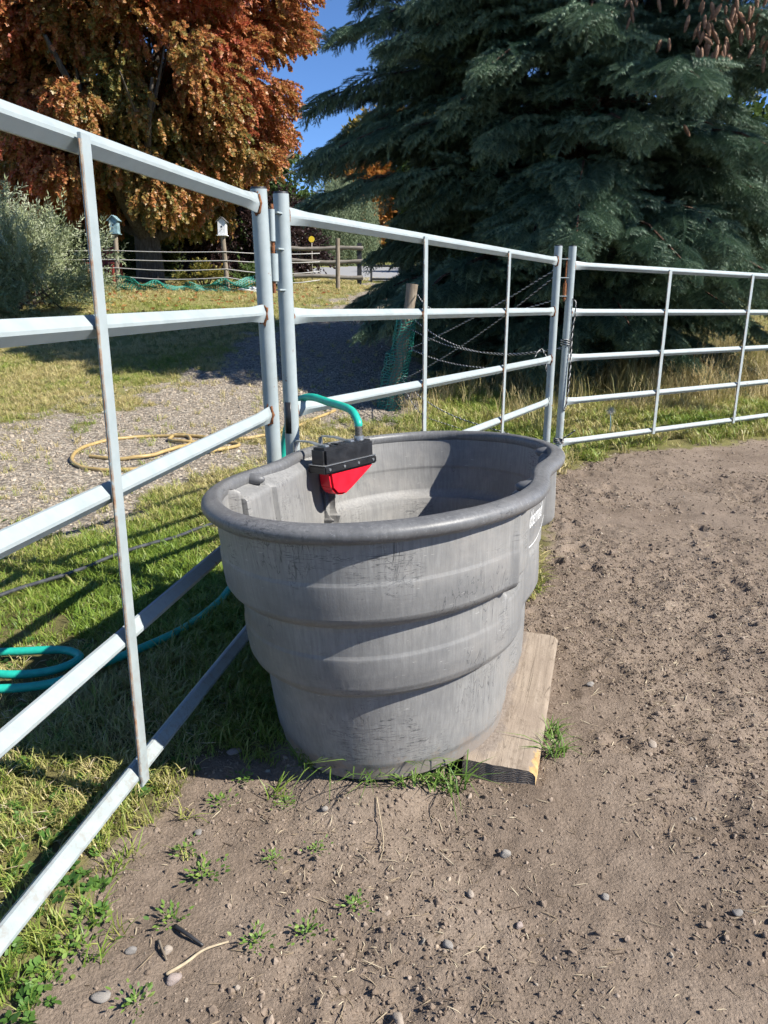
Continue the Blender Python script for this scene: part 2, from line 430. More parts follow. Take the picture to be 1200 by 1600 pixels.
t = NT('pebble'); v = t.obj(); n = t.noise(v, 4, 5, .7); ti = t.attr('tint', 'INSTANCER')
t.princ(t.mix(.35, t.ramp(ti, [(0, (.13, .108, .085)), (.35, (.245, .205, .155)), (.6, (.33, .27, .20)), (.85, (.33, .24, .165)), (1, (.46, .41, .33))]), t.ramp(n, [(.3, (.16, .14, .115)), (.7, (.45, .40, .33))])), .8, t.bump(n, .3, .0008), spec=.25); MAT['pebble'] = t.m
t = NT('straw'); ti = t.attr('tint', 'INSTANCER')
t.princ(t.ramp(ti, [(0, (.07, .05, .035)), (.5, (.27, .21, .14)), (1, (.48, .41, .29))]), .8, spec=.2); MAT['straw'] = t.m
simple('straw_single', (.36, .29, .19), .8, 60, .25, .2)
def stone_mat(name, col):
    t = NT(name); v = t.obj(); n = t.noise(v, 60, 6, .7); n2 = t.noise(v, 260, 3, .6)
    a = tuple(x * .72 for x in col); b = tuple(x * 1.2 for x in col)
    t.princ(t.mix(.3, t.ramp(n, [(.3, a), (.7, b)]), t.ramp(n2, [(.35, .1), (.65, .4)])), .8, t.bump(n, .35, .004), spec=.25)
    MAT[name] = t.m
stone_mat('stone_grey', (.215, .188, .157)); stone_mat('stone_beige', (.30, .235, .17)); stone_mat('stone_dark', (.15, .132, .112)); stone_mat('stone_pink', (.27, .20, .165))

# ------------------------------------------------------------------ mesh helpers
class MB:
    def __init__(self): self.v = []; self.f = []; self.mi = []
    def add(self, verts, faces, mi=0):
        o = len(self.v); self.v.extend([tuple(p) for p in verts]); self.f.extend([tuple(i + o for i in f) for f in faces]); self.mi.extend([mi] * len(faces))
    def box(self, c, s, rot=None, mi=0):
        R = rot if rot is not None else Matrix.Identity(3)
        vs = [Vector(c) + R @ Vector((sx * s[0] / 2, sy * s[1] / 2, sz * s[2] / 2)) for sx in (-1, 1) for sy in (-1, 1) for sz in (-1, 1)]
        self.add(vs, [(0, 1, 3, 2), (4, 6, 7, 5), (0, 4, 5, 1), (2, 3, 7, 6), (0, 2, 6, 4), (1, 5, 7, 3)], mi)
    def loft(self, rings, closed=True, caps=True, mi=0):
        n = len(rings[0]); vs = [p for r in rings for p in r]; fs = []
        for i in range(len(rings) - 1):
            for j in range(n if closed else n - 1):
                k = (j + 1) % n
                fs.append((i * n + j, i * n + k, (i + 1) * n + k, (i + 1) * n + j))
        if caps: fs.append(tuple(range(n))[::-1]); fs.append(tuple((len(rings) - 1) * n + j for j in range(n)))
        self.add(vs, fs, mi)
    def tube(self, pts, r, n=8, caps=True, mi=0, squash=None):
        pts = [Vector(p) for p in pts]
        rs = r if hasattr(r, '__len__') else [r] * len(pts)
        T = []
        for i in range(len(pts)):
            a = pts[max(i - 1, 0)]; b = pts[min(i + 1, len(pts) - 1)]
            T.append((b - a).normalized())
        nrm = T[0].orthogonal().normalized(); rings = []
        for i, p in enumerate(pts):
            if i: nrm = (nrm - T[i] * nrm.dot(T[i])).normalized()
            bi = T[i].cross(nrm)
            rings.append([p + (nrm * math.cos(2 * PI * j / n) + bi * math.sin(2 * PI * j / n)) * rs[i] for j in range(n)])
        self.loft(rings, True, caps, mi)
    def build(self, name, mats, parent=None, smooth=False, bevel=0, link=True, flat_angle=None):
        me = bpy.data.meshes.new(name); me.from_pydata(self.v, [], self.f); me.update()
        if not isinstance(mats, (list, tuple)): mats = [mats]
        for m in mats: me.materials.append(MAT[m])
        if len(mats) > 1: me.polygons.foreach_set('material_index', self.mi)
        bm = bmesh.new(); bm.from_mesh(me); bmesh.ops.recalc_face_normals(bm, faces=bm.faces)
        if bevel: bmesh.ops.bevel(bm, geom=bm.edges[:], offset=bevel, segments=2, affect='EDGES', clamp_overlap=True)
        bm.to_mesh(me); bm.free()
        if smooth or bevel:
            me.polygons.foreach_set('use_smooth', [True] * len(me.polygons))
            if flat_angle or bevel: me.set_sharp_from_angle(angle=math.radians(flat_angle or 35))
        ob = bpy.data.objects.new(name, me)
        if link: COL.objects.link(ob)
        if parent: ob.parent = parent
        return ob

def catmull(pts, sub=8):
    P = [Vector(p) for p in pts]; P = [P[0] * 2 - P[1]] + P + [P[-1] * 2 - P[-2]]; out = []
    for i in range(1, len(P) - 2):
        for k in range(sub):
            s = k / sub; a, b, c, d = P[i - 1], P[i], P[i + 1], P[i + 2]
            out.append(.5 * ((2 * b) + (c - a) * s + (2 * a - 5 * b + 4 * c - d) * s * s + (3 * b - a - 3 * c + d) * s ** 3))
    out.append(P[-2]); return out

def empty(name, loc=(0, 0, 0)):
    o = bpy.data.objects.new(name, None); o.location = loc; o.empty_display_size = .1; COL.objects.link(o); return o
def tag(o, label=None, cat=None, group=None, kind=None):
    if label: o['label'] = label
    if cat: o['category'] = cat
    if group: o['group'] = group
    if kind: o['kind'] = kind
    return o
def np_mesh(name, V, F, mat, smooth=False, attrs=None, link=True):
    V = np.asarray(V, np.float32); F = np.asarray(F, np.int32)
    me = bpy.data.meshes.new(name); k = F.shape[1]
    me.vertices.add(len(V)); me.vertices.foreach_set('co', V.ravel())
    me.loops.add(F.size); me.loops.foreach_set('vertex_index', F.ravel())
    me.polygons.add(len(F)); me.polygons.foreach_set('loop_start', np.arange(0, F.size, k, dtype=np.int32)); me.polygons.foreach_set('loop_total', np.full(len(F), k, np.int32))
    if smooth: me.polygons.foreach_set('use_smooth', np.ones(len(F), bool))
    me.update(calc_edges=True); me.validate()
    for an, av in (attrs or {}).items():
        a = me.attributes.new(an, 'FLOAT', 'POINT'); a.data.foreach_set('value', np.asarray(av, np.float32))
    me.materials.append(MAT[mat])
    ob = bpy.data.objects.new(name, me)
    if link: COL.objects.link(ob)
    return ob

def scatter(name, protos, Pts, rot, scl, tint, idx=None, parent=None):
    """one object: copies of unlinked leaf / blade / pebble meshes on points"""
    Pts = np.asarray(Pts, np.float32); n = len(Pts)
    me = bpy.data.meshes.new(name); me.vertices.add(n); me.vertices.foreach_set('co', Pts.ravel())
    def at(nm, typ, data, field):
        a = me.attributes.new(nm, typ, 'POINT'); a.data.foreach_set(field, np.ascontiguousarray(data).ravel())
    at('rot', 'FLOAT_VECTOR', np.asarray(rot, np.float32), 'vector')
    scl = np.asarray(scl, np.float32)
    if scl.ndim == 1: scl = np.repeat(scl[:, None], 3, 1)
    at('scl', 'FLOAT_VECTOR', scl, 'vector')
    at('tint', 'FLOAT', np.clip(np.asarray(tint, np.float32), 0, 1), 'value')
    at('idx', 'INT', (RNG.integers(0, len(protos), n) if idx is None else np.asarray(idx)).astype(np.int32), 'value')
    ob = bpy.data.objects.new(name, me); COL.objects.link(ob)
    ng = bpy.data.node_groups.new(name, 'GeometryNodeTree')
    ng.interface.new_socket('Geometry', in_out='INPUT', socket_type='NodeSocketGeometry')
    ng.interface.new_socket('Geometry', in_out='OUTPUT', socket_type='NodeSocketGeometry')
    gi = ng.nodes.new('NodeGroupInput'); go = ng.nodes.new('NodeGroupOutput')
    iop = ng.nodes.new('GeometryNodeInstanceOnPoints'); g2i = ng.nodes.new('GeometryNodeGeometryToInstance')
    for p in protos:
        oi = ng.nodes.new('GeometryNodeObjectInfo'); oi.inputs['Object'].default_value = p; oi.transform_space = 'ORIGINAL'
        ng.links.new(oi.outputs['Geometry'], g2i.inputs[0])
    def na(nm, typ):
        x = ng.nodes.new('GeometryNodeInputNamedAttribute'); x.data_type = typ; x.inputs['Name'].default_value = nm
        return x.outputs['Attribute']
    e2r = ng.nodes.new('FunctionNodeEulerToRotation'); ng.links.new(na('rot', 'FLOAT_VECTOR'), e2r.inputs[0])
    ng.links.new(gi.outputs[0], iop.inputs['Points']); ng.links.new(g2i.outputs[0], iop.inputs['Instance'])
    iop.inputs['Pick Instance'].default_value = True
    ng.links.new(na('idx', 'INT'), iop.inputs['Instance Index'])
    ng.links.new(e2r.outputs[0], iop.inputs['Rotation']); ng.links.new(na('scl', 'FLOAT_VECTOR'), iop.inputs['Scale'])
    ng.links.new(iop.outputs[0], go.inputs[0])
    md = ob.modifiers.new('scatter', 'NODES'); md.node_group = ng
    if parent: ob.parent = parent
    ob['kind'] = 'stuff'
    return ob

def proto(name, V, F, mat, lv):
    return np_mesh(name, V, F, mat, attrs={'lv': lv}, link=False)

def euler_from_dir(D, roll=None):
    """euler XYZ that turns +Z... local +X to direction D with z kept upward, plus a roll about X"""
    D = np.asarray(D, float); D = D / np.linalg.norm(D, axis=1, keepdims=True)
    yaw = np.arctan2(D[:, 1], D[:, 0]); pit = -np.arcsin(np.clip(D[:, 2], -1, 1))
    r = np.zeros(len(D)) if roll is None else roll
    return np.stack([r, pit, yaw], 1)

# ------------------------------------------------------------------ setting: ground and road
def axis(segs):
    out = [segs[0][0]]
    for a, b, d in segs:
        n = max(1, int(round((b - a) / d))); out.extend(np.linspace(a, b, n + 1)[1:])
    return np.array(out)
gx = axis([(-400, -60, 40), (-60, -14, 3), (-14, -5, .3), (-5, -1.5, .05), (-1.5, 2.2, .0125), (2.2, 5, .04), (5, 14, .3), (14, 60, 3), (60, 400, 40)])
gy = axis([(-12, -1, 1), (-1, .7, .1), (.7, 3.6, .0125), (3.6, 7.5, .03), (7.5, 20, .16), (20, 60, 1.2), (60, 200, 10), (200, 700, 60)])
X, Y = np.meshgrid(gx, gy)
Xf, Yf = X.ravel(), Y.ravel()
Z = ground_z(Xf, Yf)
nx, ny = len(gx), len(gy)
ii = (np.arange(ny - 1)[:, None] * nx + np.arange(nx - 1)[None]).ravel()
gnd = np_mesh('ground', np.c_[Xf, Yf, Z], np.c_[ii, ii + 1, ii + 1 + nx, ii + nx], 'ground', True,
              {'lawn': np.clip(lawn_m(Xf, Yf) / .16 * .5 + .5, 0, 1), 'gravel': np.clip(gravel_m(Xf, Yf) / .5 * .5 + .5, 0, 1)})
tag(gnd, kind='structure')
rp = np.array(ROAD, float)
bm = bmesh.new()
rx = np.linspace(-4, 30, 60); ry = np.linspace(22, 36, 40)
RX, RY = np.meshgrid(rx, ry)
inside = poly_sd(RX.ravel(), RY.ravel(), ROAD)
rv = np.c_[RX.ravel(), RY.ravel(), ground_z(RX.ravel(), RY.ravel()) + .03]
ri = (np.arange(39)[:, None] * 60 + np.arange(59)[None]).ravel()
rf = np.c_[ri, ri + 1, ri + 61, ri + 60]
rf = rf[(inside[rf] > -.25).all(1)]
tag(np_mesh('road', rv, rf, 'asphalt', True), kind='structure')

# ------------------------------------------------------------------ stock tank
# local axes: x across, y along, z up; it sits a little tilted with one side on the plank
TA = math.radians(18.0)
_ea = Vector((math.sin(TA), math.cos(TA), -.03)).normalized(); _eq = Vector((math.cos(TA), -math.sin(TA), .059)); _eq = (_eq - _ea * _eq.dot(_ea)).normalized(); _ez = _eq.cross(_ea)
TM = Matrix((_eq, _ea, _ez)).transposed().to_4x4(); TM.translation = Vector((.076, 1.933, .024))
RC = (.533, .138, .002, .006)
TL = sum(RC); TW = RC[0] - RC[1] + RC[2] - RC[3]
PANC = -.03                                                          # middle of the flat name panels along the tank
PROF = [(.615, .030, .030), (.59, .031, .030), (.545, .036, .032), (.512, .040, .033), (.505, .040, .033), (.46, .044, .034), (.435, .047, .035), (.424, .053, .041), (.416, .061, .049),
        (.412, .066, .053), (.409, .080, .064), (.395, .083, .066), (.34, .089, .067), (.332, .089, .067), (.29, .095, .067), (.262, .100, .068), (.248, .107, .074), (.240, .115, .082), (.236, .121, .087), (.233, .136, .099), (.215, .140, .100), (.12, .160, .103),
        (.045, .176, .108), (.03, .182, .113), (.0, .189, .117)]
_pz = np.array([p[0] for p in PROF])[::-1]; _pl = np.array([p[1] for p in PROF])[::-1]; _pw = np.array([p[2] for p in PROF])[::-1]
def out_line(ph):
    r_ = sum(c * np.cos(2 * k * ph) for k, c in enumerate(RC))
    return r_ * np.cos(ph), r_ * np.sin(ph)
def tank_inset(a, z, inner=False):
    """insets of the wall from the rim's outline (long axis, short axis) at length position a"""
    iL = np.interp(z, _pz, _pl); iW = np.interp(z, _pz, _pw)
    ap = np.abs(a - (.085 if inner else PANC)); gp = .25 if inner else .298
    e = sstep(.25, .5, ap)                                           # the moulded ledges belong to the ends
    led = (sstep(.513, .505, z) * sstep(.43, .49, z) + sstep(.341, .333, z) * sstep(.25, .31, z)) * .0022 * e
    pan = sstep(gp - .006, gp - .020, ap) * sstep(.372, .384, z) * sstep(.612, .585, z)               # flat name panel half way along each side
    iWp = .036 + .026 * sstep(.62, .36, z)
    groove = np.exp(-((ap - gp) / (.012 if inner else .010)) ** 2) * (.030 if inner else .042) * (sstep(.35, .45, z) if inner else sstep(.385, .405, z)) * sstep(.635, .60, z)
    lip = 0 if inner else np.exp(-((ap - gp - .024) / .012) ** 2) * .009 * sstep(.40, .425, z) * sstep(.63, .59, z)
    iW = iW * (1 - pan) + iWp * pan + groove - led - lip
    iL = iL + groove - led
    return iL, iW
def pan_q(a, z): return .333 + .085 * a - .014 * sstep(.62, .36, z)
def tank_pt(ph, z, extra=0.0):
    a0, q0 = out_line(ph)
    iL, iW = tank_inset(a0, z, extra > 0)
    q = q0 * (TW - iW - extra) / TW
    ap = np.abs(a0 - (.085 if extra > 0 else PANC)); gp = .25 if extra > 0 else .298
    pan = sstep(gp - .006, gp - .020, ap) * sstep(.372, .384, z) * sstep(.612, .585, z)
    q = q * (1 - pan) + np.sign(q0) * (pan_q(a0, z) - extra) * pan
    return a0 * (TL - iL - extra) / TL, q
def tw(a, q, z): return np.stack([q + 0 * a, a + 0 * q, z + 0 * a], -1)
def tl(a, q, z): return TM @ Vector((q, a, z))
tank = empty('stock_tank'); tank.matrix_world = TM
tag(tank, 'large weathered grey plastic stock tank standing on the dirt beside the panels', 'water trough')
NTH = 420
_t = np.linspace(0, 2 * PI, 6001); _a, _q = tank_pt(_t, .58); _w = 1 + 5 * np.exp(-((np.abs(_a - PANC) - .298) / .03) ** 2) * (np.abs(_q) > .2); _s = np.r_[0, np.cumsum(np.hypot(np.diff(_a), np.diff(_q)) * (_w[1:]))]
TH = np.interp(np.linspace(0, _s[-1], NTH, endpoint=False), _s, _t)
zs_out = np.unique(np.r_[np.linspace(0, .615, 80), _pz, .351, .355, .359, .363, .367])[::-1]
zs_in = np.unique(np.r_[np.linspace(.03, .615, 60), _pz[_pz > .03]])
rings = []
for z in zs_out:
    a, q = tank_pt(TH, z); rings.append(tw(a, q, np.full(NTH, z)))
for k in (.97, .9):
    a, q = tank_pt(TH, 0.0); rings.append(tw(a * k, q * k, np.full(NTH, .004)))
for k in (.02, .3, .6, .82, .86, .93, .985):
    a, q = tank_pt(TH, .03, .012); rings.append(tw(a * k, q * k, np.full(NTH, .034 if k < .84 else (.045 if k < .95 else .052))))
for z in zs_in[zs_in > .05]:
    a, q = tank_pt(TH, z, .012); rings.append(tw(a, q, np.full(NTH, z)))
V = np.concatenate(rings); nr = len(rings)
i0 = (np.arange(nr - 1)[:, None] * NTH + np.arange(NTH)[None]); i1 = (np.arange(nr - 1)[:, None] * NTH + (np.arange(NTH)[None] + 1) % NTH)
F = np.stack([i0, i1, i1 + NTH, i0 + NTH], -1).reshape(-1, 4)
def fixn(ob, sharp):
    bm = bmesh.new(); bm.from_mesh(ob.data); bmesh.ops.recalc_face_normals(bm, faces=bm.faces); bm.to_mesh(ob.data); bm.free()
    ob.data.polygons.foreach_set('use_smooth', np.ones(len(ob.data.polygons), bool)); ob.data.set_sharp_from_angle(angle=math.radians(sharp))
wz = V[:, 2]; wo_ = np.zeros(len(V)); no = len(zs_out) * NTH
wo_[:no] = (sstep(.40, .425, wz) * sstep(.53, .45, wz) + sstep(.225, .25, wz) * sstep(.36, .28, wz) + sstep(.08, .02, wz) * .6)[:no]
shell = np_mesh('shell', V, F, 'tank_plastic', True, {'worn': wo_}); shell.parent = tank; fixn(shell, 55)
# rolled rim
_a, _q = out_line(_t); _s = np.r_[0, np.cumsum(np.hypot(np.diff(_a), np.diff(_q)))]
THR = np.interp(np.linspace(0, _s[-1], NTH, endpoint=False), _s, _t)
ra, rq = out_line(THR); ra = ra * (TL - .025) / TL; rq = rq * (TW - .025) / TW
ta = np.roll(ra, -1) - np.roll(ra, 1); tq = np.roll(rq, -1) - np.roll(rq, 1); ln = np.hypot(ta, tq); na_, nq_ = tq / ln, -ta / ln
sgn = np.sign(na_ * ra + nq_ * rq); na_, nq_ = na_ * sgn, nq_ * sgn
sec = [(.0245 * math.cos(b) * (1.0 if math.cos(b) > 0 else .9), .0165 * math.sin(b) * (1 if math.sin(b) > 0 else 1.3) + (.004 if math.cos(b) < -.3 and math.sin(b) > 0 else 0)) for b in np.linspace(0, 2 * PI, 18, endpoint=False)]
wob = 1 + .10 * (fbm(THR * 6, THR * 0, 3) - .5)
rr = [tw(ra + na_ * dx * wob, rq + nq_ * dx * wob, .615 + dz * wob) for dx, dz in sec]
V = np.concatenate(rr); ns = len(sec)
i0 = (np.arange(ns)[:, None] * NTH + np.arange(NTH)[None]); i1 = (np.arange(ns)[:, None] * NTH + (np.arange(NTH)[None] + 1) % NTH)
j0 = (i0 + NTH) % (ns * NTH); j1 = (i1 + NTH) % (ns * NTH)
rim = np_mesh('rim', V, np.stack([i0, i1, j1, j0], -1).reshape(-1, 4), 'rim_plastic', True); rim.parent = tank; fixn(rim, 80)
# knobs where the side grooves run out under the rim
def half_w(a):
    ph = np.linspace(0.02, PI - .02, 900); A_, Q_ = out_line(ph); return np.interp(a, A_[::-1], Q_[::-1])
for sq in (1, -1):
    for sa in (1, -1):
        m = MB(); A0 = .085 + .25 * sa; wq = float(half_w(A0)); rg = []
        for s in np.linspace(0, 1, 9):
            q = sq * (wq - .03 - .052 * s); r = .018 * math.sqrt(max(1e-4, 1 - (s * .98) ** 3))
            rg.append([Vector((q, A0 + r * math.cos(b), .613 + r * .9 * math.sin(b))) for b in np.linspace(0, 2 * PI, 12, endpoint=False)])
        m.loft(rg); m.build('rim_knob', 'rim_plastic', tank, True)
# oval outline and name printed on the side panel
def wall_q(a, z): return pan_q(a, z) + .003
def to_wall(V2):
    a = V2[:, 0] * .72 + PANC + .135; z = V2[:, 1]
    return tw(a, wall_q(a, z) + V2[:, 2], z)
b = np.linspace(0, 2 * PI, 120, endpoint=False)
def oval(r): return np.c_[(.19 - r) * np.sign(np.cos(b)) * np.abs(np.cos(b)) ** .8, .475 + (.078 - r) * np.sin(b), 0 * b]
V = np.concatenate([to_wall(oval(0)), to_wall(oval(.0032))]); k = np.arange(120); k2 = (k + 1) % 120
lo = np_mesh('logo_outline', V, np.c_[k, k2, k2 + 120, k + 120], 'white_print'); lo.parent = tank
fc = bpy.data.curves.new('lettering', 'FONT'); fc.body = 'Rubbermaid'; fc.size = .054; fc.align_x = 'CENTER'; fc.align_y = 'CENTER'; fc.resolution_u = 3
fo = bpy.data.objects.new('lettering_source', fc); COL.objects.link(fo)
bpy.context.view_layer.update()
tme = bpy.data.meshes.new_from_object(fo.evaluated_get(bpy.context.evaluated_depsgraph_get()))
bpy.data.objects.remove(fo)
bm = bmesh.new(); bm.from_mesh(tme); bmesh.ops.subdivide_edges(bm, edges=[e for e in bm.edges if e.calc_length() > .02], cuts=2)
for v_ in bm.verts: v_.co = to_wall(np.array([[v_.co.x, v_.co.y * 1.25 + .475, .0]]))[0]
bm.to_mesh(tme); bm.free(); tme.materials.clear(); tme.materials.append(MAT['white_print'])
lt = bpy.data.objects.new('lettering', tme); COL.objects.link(lt); lt.parent = tank

# ------------------------------------------------------------------ float valve clamped to the rim
FA, FQ, FT = .222, -.255, math.radians(20)                             # middle of the valve in tank coordinates, turned with the curving wall
_fa = _ea * math.cos(FT) + _eq * math.sin(FT); _fq = _eq * math.cos(FT) - _ea * math.sin(FT)
RT = Matrix((_fa, _fq, _ez)).transposed()
fl0 = tl(FA, FQ, .58)
def fp(a, q, z): return RT @ Vector((a, q, z - .58))
fv = empty('float_valve', fl0)
tag(fv, 'black box float valve with red float clamped inside the grey tank rim', 'float valve')
m = MB(); m.box(fp(0, 0, .622), (.226, .060, .058), RT); m.build('housing', 'black_plastic', fv, bevel=.008)
m = MB(); m.box(fp(0, 0, .587), (.240, .071, .024), RT); m.build('housing_skirt', 'black_plastic', fv, bevel=.004)
m = MB()
out = [(-.090, .578), (.112, .580), (.112, .566), (.000, .508), (-.024, .499), (-.060, .504), (-.082, .525)]
m.loft([[fp(a, dq, z) for a, z in out] for dq in (-.026, .026)])
m.build('float', 'red_plastic', fv, bevel=.009)
m = MB(); m.tube([fp(.078, 0, .649), fp(.078, 0, .663)], .016, 12); m.build('hose_nut', 'zinc', fv, True, flat_angle=40)
m = MB()
for k in range(6): m.tube([fp(.078, 0, .664 + .005 * k), fp(.078, 0, .668 + .005 * k)], .0125 if k % 2 else .0115, 12)
m.build('hose_connector', 'brass_fitting', fv, True, flat_angle=40)
HOSE0 = fl0 + fp(.078, 0, .690)
for aa in (-.10, -.035, .03, .10):
    m = MB(); m.tube([fp(aa, .034, .588), fp(aa, .0375, .588)], .0042, 10); m.build('screw', 'zinc', fv, True, flat_angle=40)
m = MB(); m.box(fp(0, .0005, .6005), (.236, .067, .0022), RT); m.build('seam_highlight', 'zinc', fv)  # thin zinc strip stands in for the highlight along the skirt joint
for aa in (-.06, -.03): 
    m = MB(); m.box(fp(aa, 0, .6525), (.016, .030, .004), RT); m.build('lid_rib', 'black_plastic', fv, bevel=.001)
for aa in (-.078, .035):
    m = MB(); w = .008; hw_ = -.125
    path = [(.01, .653), (-.03, .655), (-.060, .661), (hw_ + .012, .661), (hw_ + .003, .657), (hw_, .630), (hw_, .612)]
    tk = .0022
    m.loft([[fp(aa + s * w, q, z + d) for s, d in ((-1, -tk), (1, -tk), (1, tk), (-1, tk))] for q, z in path[:4]] +
           [[fp(aa + s * w, q + d, z) for s, d in ((-1, -tk), (1, -tk), (1, tk), (-1, tk))] for q, z in path[4:]])
    m.build('clamp_bracket', 'zinc', fv, bevel=.0006)

# ------------------------------------------------------------------ corral panels
def corral_panel(p0, p1, lean0, lean1, ups, label, plates0=None, plates1=None, zs=None, sleeve=None, side=1, ulean=1.0):
    """p0,p1 ground points of the two end posts; lean = xy shift of the post top; ups = distances of the uprights from p0"""
    p0 = Vector((*p0, 0)); p1 = Vector((*p1, 0)); root = empty('corral_panel', p0); o = p0
    tag(root, label, 'fence panel', 'pale blue-grey steel corral panels')
    TOPZ = 1.375
    def post_at(e, z):
        p, l = (p0, lean0) if e == 0 else (p1, lean1)
        return p + Vector((l[0], l[1], 0)) * (z / TOPZ) + Vector((0, 0, z))
    for e in (0, 1):
        m = MB(); g = gz1(*(p0 if e == 0 else p1)[:2])
        m.tube([post_at(e, z) - o for z in (g - .03, .3, .7, 1.1, TOPZ)], .0242, 18)
        po = m.build('post', 'panel_paint', root, True, flat_angle=50)
        m = MB(); m.tube([post_at(e, TOPZ + .0005) - o, post_at(e, TOPZ + .006) - o], [.0225, .0215], 18); m.build('post_cap', 'dark_steel', po, True, flat_angle=40)
    d = (p1 - p0).normalized(); L = (p1 - p0).length; s = Vector((d.y, -d.x, 0)) * side          # s points to the paddock side
    zr = zs or [(1.335, 1.335), (1.025, 1.025), (.713, .713), (.405, .405), (.092, .092)]
    rails = []
    for k, (za, zb) in enumerate(zr):
        A = post_at(0, za); B = post_at(1, zb); dd = (B - A).normalized(); n2 = dd.cross(Vector((0, 0, 1))).normalized(); uu = n2.cross(dd)
        LL = (B - A).length; hz = .0235
        rg = []
        for t_, hv, hh in ((.016, .030, .010), (.05, .029, .012), (.10, .0255, .019), (.14, hz, hz), (LL - .14, hz, hz), (LL - .10, .0255, .019), (LL - .05, .029, .012), (LL - .016, .030, .010)):
            c = A + dd * t_
            b_ = .25
            ring = []
            for (x, z) in ((0, 1), (1, 0), (0, -1), (-1, 0)):       # square tube on edge, corners eased
                x2, z2 = -z, x
                for sgn_ in (1, -1):
                    ring.append(c + n2 * (x * hh * (1 - b_ * .45) + sgn_ * x2 * hh * b_ * .55) * 1.0 + uu * (z * hv * (1 - b_ * .45) + sgn_ * z2 * hv * b_ * .55) - o)
            # order corners round the ring
            ring.sort(key=lambda v_: math.atan2((v_ + o - c).dot(uu), (v_ + o - c).dot(n2)))
            rg.append(ring)
        m = MB(); m.loft(rg); r_ = m.build('rail', 'panel_paint', root, True, flat_angle=28); rails.append(r_)
        for e, c, sg in ((0, A, 1), (1, B, -1)):
            m = MB(); pts = []
            for j in range(15):
                b2 = 2 * PI * j / 14; rv_ = 1 + .22 * math.sin(3.1 * j + k * 2 + e)
                pts.append(c + dd * sg * (.0225 + .002 * math.sin(j * 2.3 + k)) + n2 * .0115 * math.cos(b2) * rv_ + uu * .031 * math.sin(b2) * rv_ - o)
            m.tube(pts, [.0034 + .0018 * random.random() for _ in pts], 5); m.build('weld', 'rust' if (k + e + len(label)) % 4 != 1 or k < 3 else 'panel_paint', r_, True)
    for t_ in ups:
        f = t_ / L
        m = MB(); rg = []
        hw, th_ = .0155, .0035
        zb_, zt_ = zr[-1][0] * (1 - f) + zr[-1][1] * f - .020, zr[0][0] * (1 - f) + zr[0][1] * f + .006
        off = .0245
        for z in np.linspace(zb_, zt_, 9):
            le = Vector((lean0[0] * (1 - f) + lean1[0] * f, lean0[1] * (1 - f) + lean1[1] * f, 0)) * (z / TOPZ) * ulean
            c = p0 + d * t_ + le + s * off + Vector((0, 0, z)); w = hw * (1 + .02 * math.sin(z * 23))
            rg.append([c + d * a * w + s * b_ * th_ - o for a, b_ in ((-1, -1), (1, -1), (1, 1), (-1, 1))])
        m.loft(rg); up_ = m.build('upright', 'panel_paint', root, bevel=.0008)
        m = MB()
        rg2 = []
        for z in np.linspace(zb_ + .01, zt_ - .01, 60):
            le = Vector((lean0[0] * (1 - f) + lean1[0] * f, lean0[1] * (1 - f) + lean1[1] * f, 0)) * (z / TOPZ) * ulean
            c = p0 + d * t_ + le + s * off + Vector((0, 0, z)); j = random.random() * .0012
            rg2.append([c - d * side * (hw - .0004) + s * (-th_ * .8) - o, c - d * side * (hw + .0006 + j * .5) + s * 0 - o, c - d * side * (hw - .0006 - j) + s * (th_ + .0004) - o])
        m.loft(rg2); m.build('rust_edge', 'edge_rust', up_, True)
        for (za, zb) in zr[1:-1]:
            z = za * (1 - f) + zb * f
            le = Vector((lean0[0] * (1 - f) + lean1[0] * f, lean0[1] * (1 - f) + lean1[1] * f, 0)) * (z / TOPZ) * ulean
            c = p0 + d * t_ + le + Vector((0, 0, z)) + s * .021
            m = MB(); m.tube([c - d * .0175 + Vector((0, 0, dz)) - o for dz in (-.010, -.004, .003, .010)], [.002, .0035, .003, .0018], 6); m.build('weld', 'rust', up_, True)
    for e, pl in ((0, plates0), (1, plates1)):
        if not pl: continue
        for z, other in pl:
            c = post_at(e, z); dv = Vector((other[0] - c.x, other[1] - c.y, 0)); w = Vector((-dv.y, dv.x, 0)).normalized() * .013
            m = MB(); st = c + dv.normalized() * .018; en = c + dv * .78
            m.loft([[p + w * a + Vector((0, 0, b_)) - o for a, b_ in ((-1, -.0025), (1, -.0025), (1, .0025), (-1, .0025))] for p in (st, en)])
            m.build('hinge_plate', 'panel_paint', root, bevel=.0008)
    if sleeve:
        for (x, y, z0, z1, r, mt) in sleeve:
            m = MB(); m.tube([Vector((x, y, z0)) - o, Vector((x, y, z1)) - o], r, 12); m.build('hinge_sleeve' if r > .009 else 'hinge_pin', mt, root, True, flat_angle=40)
    return root

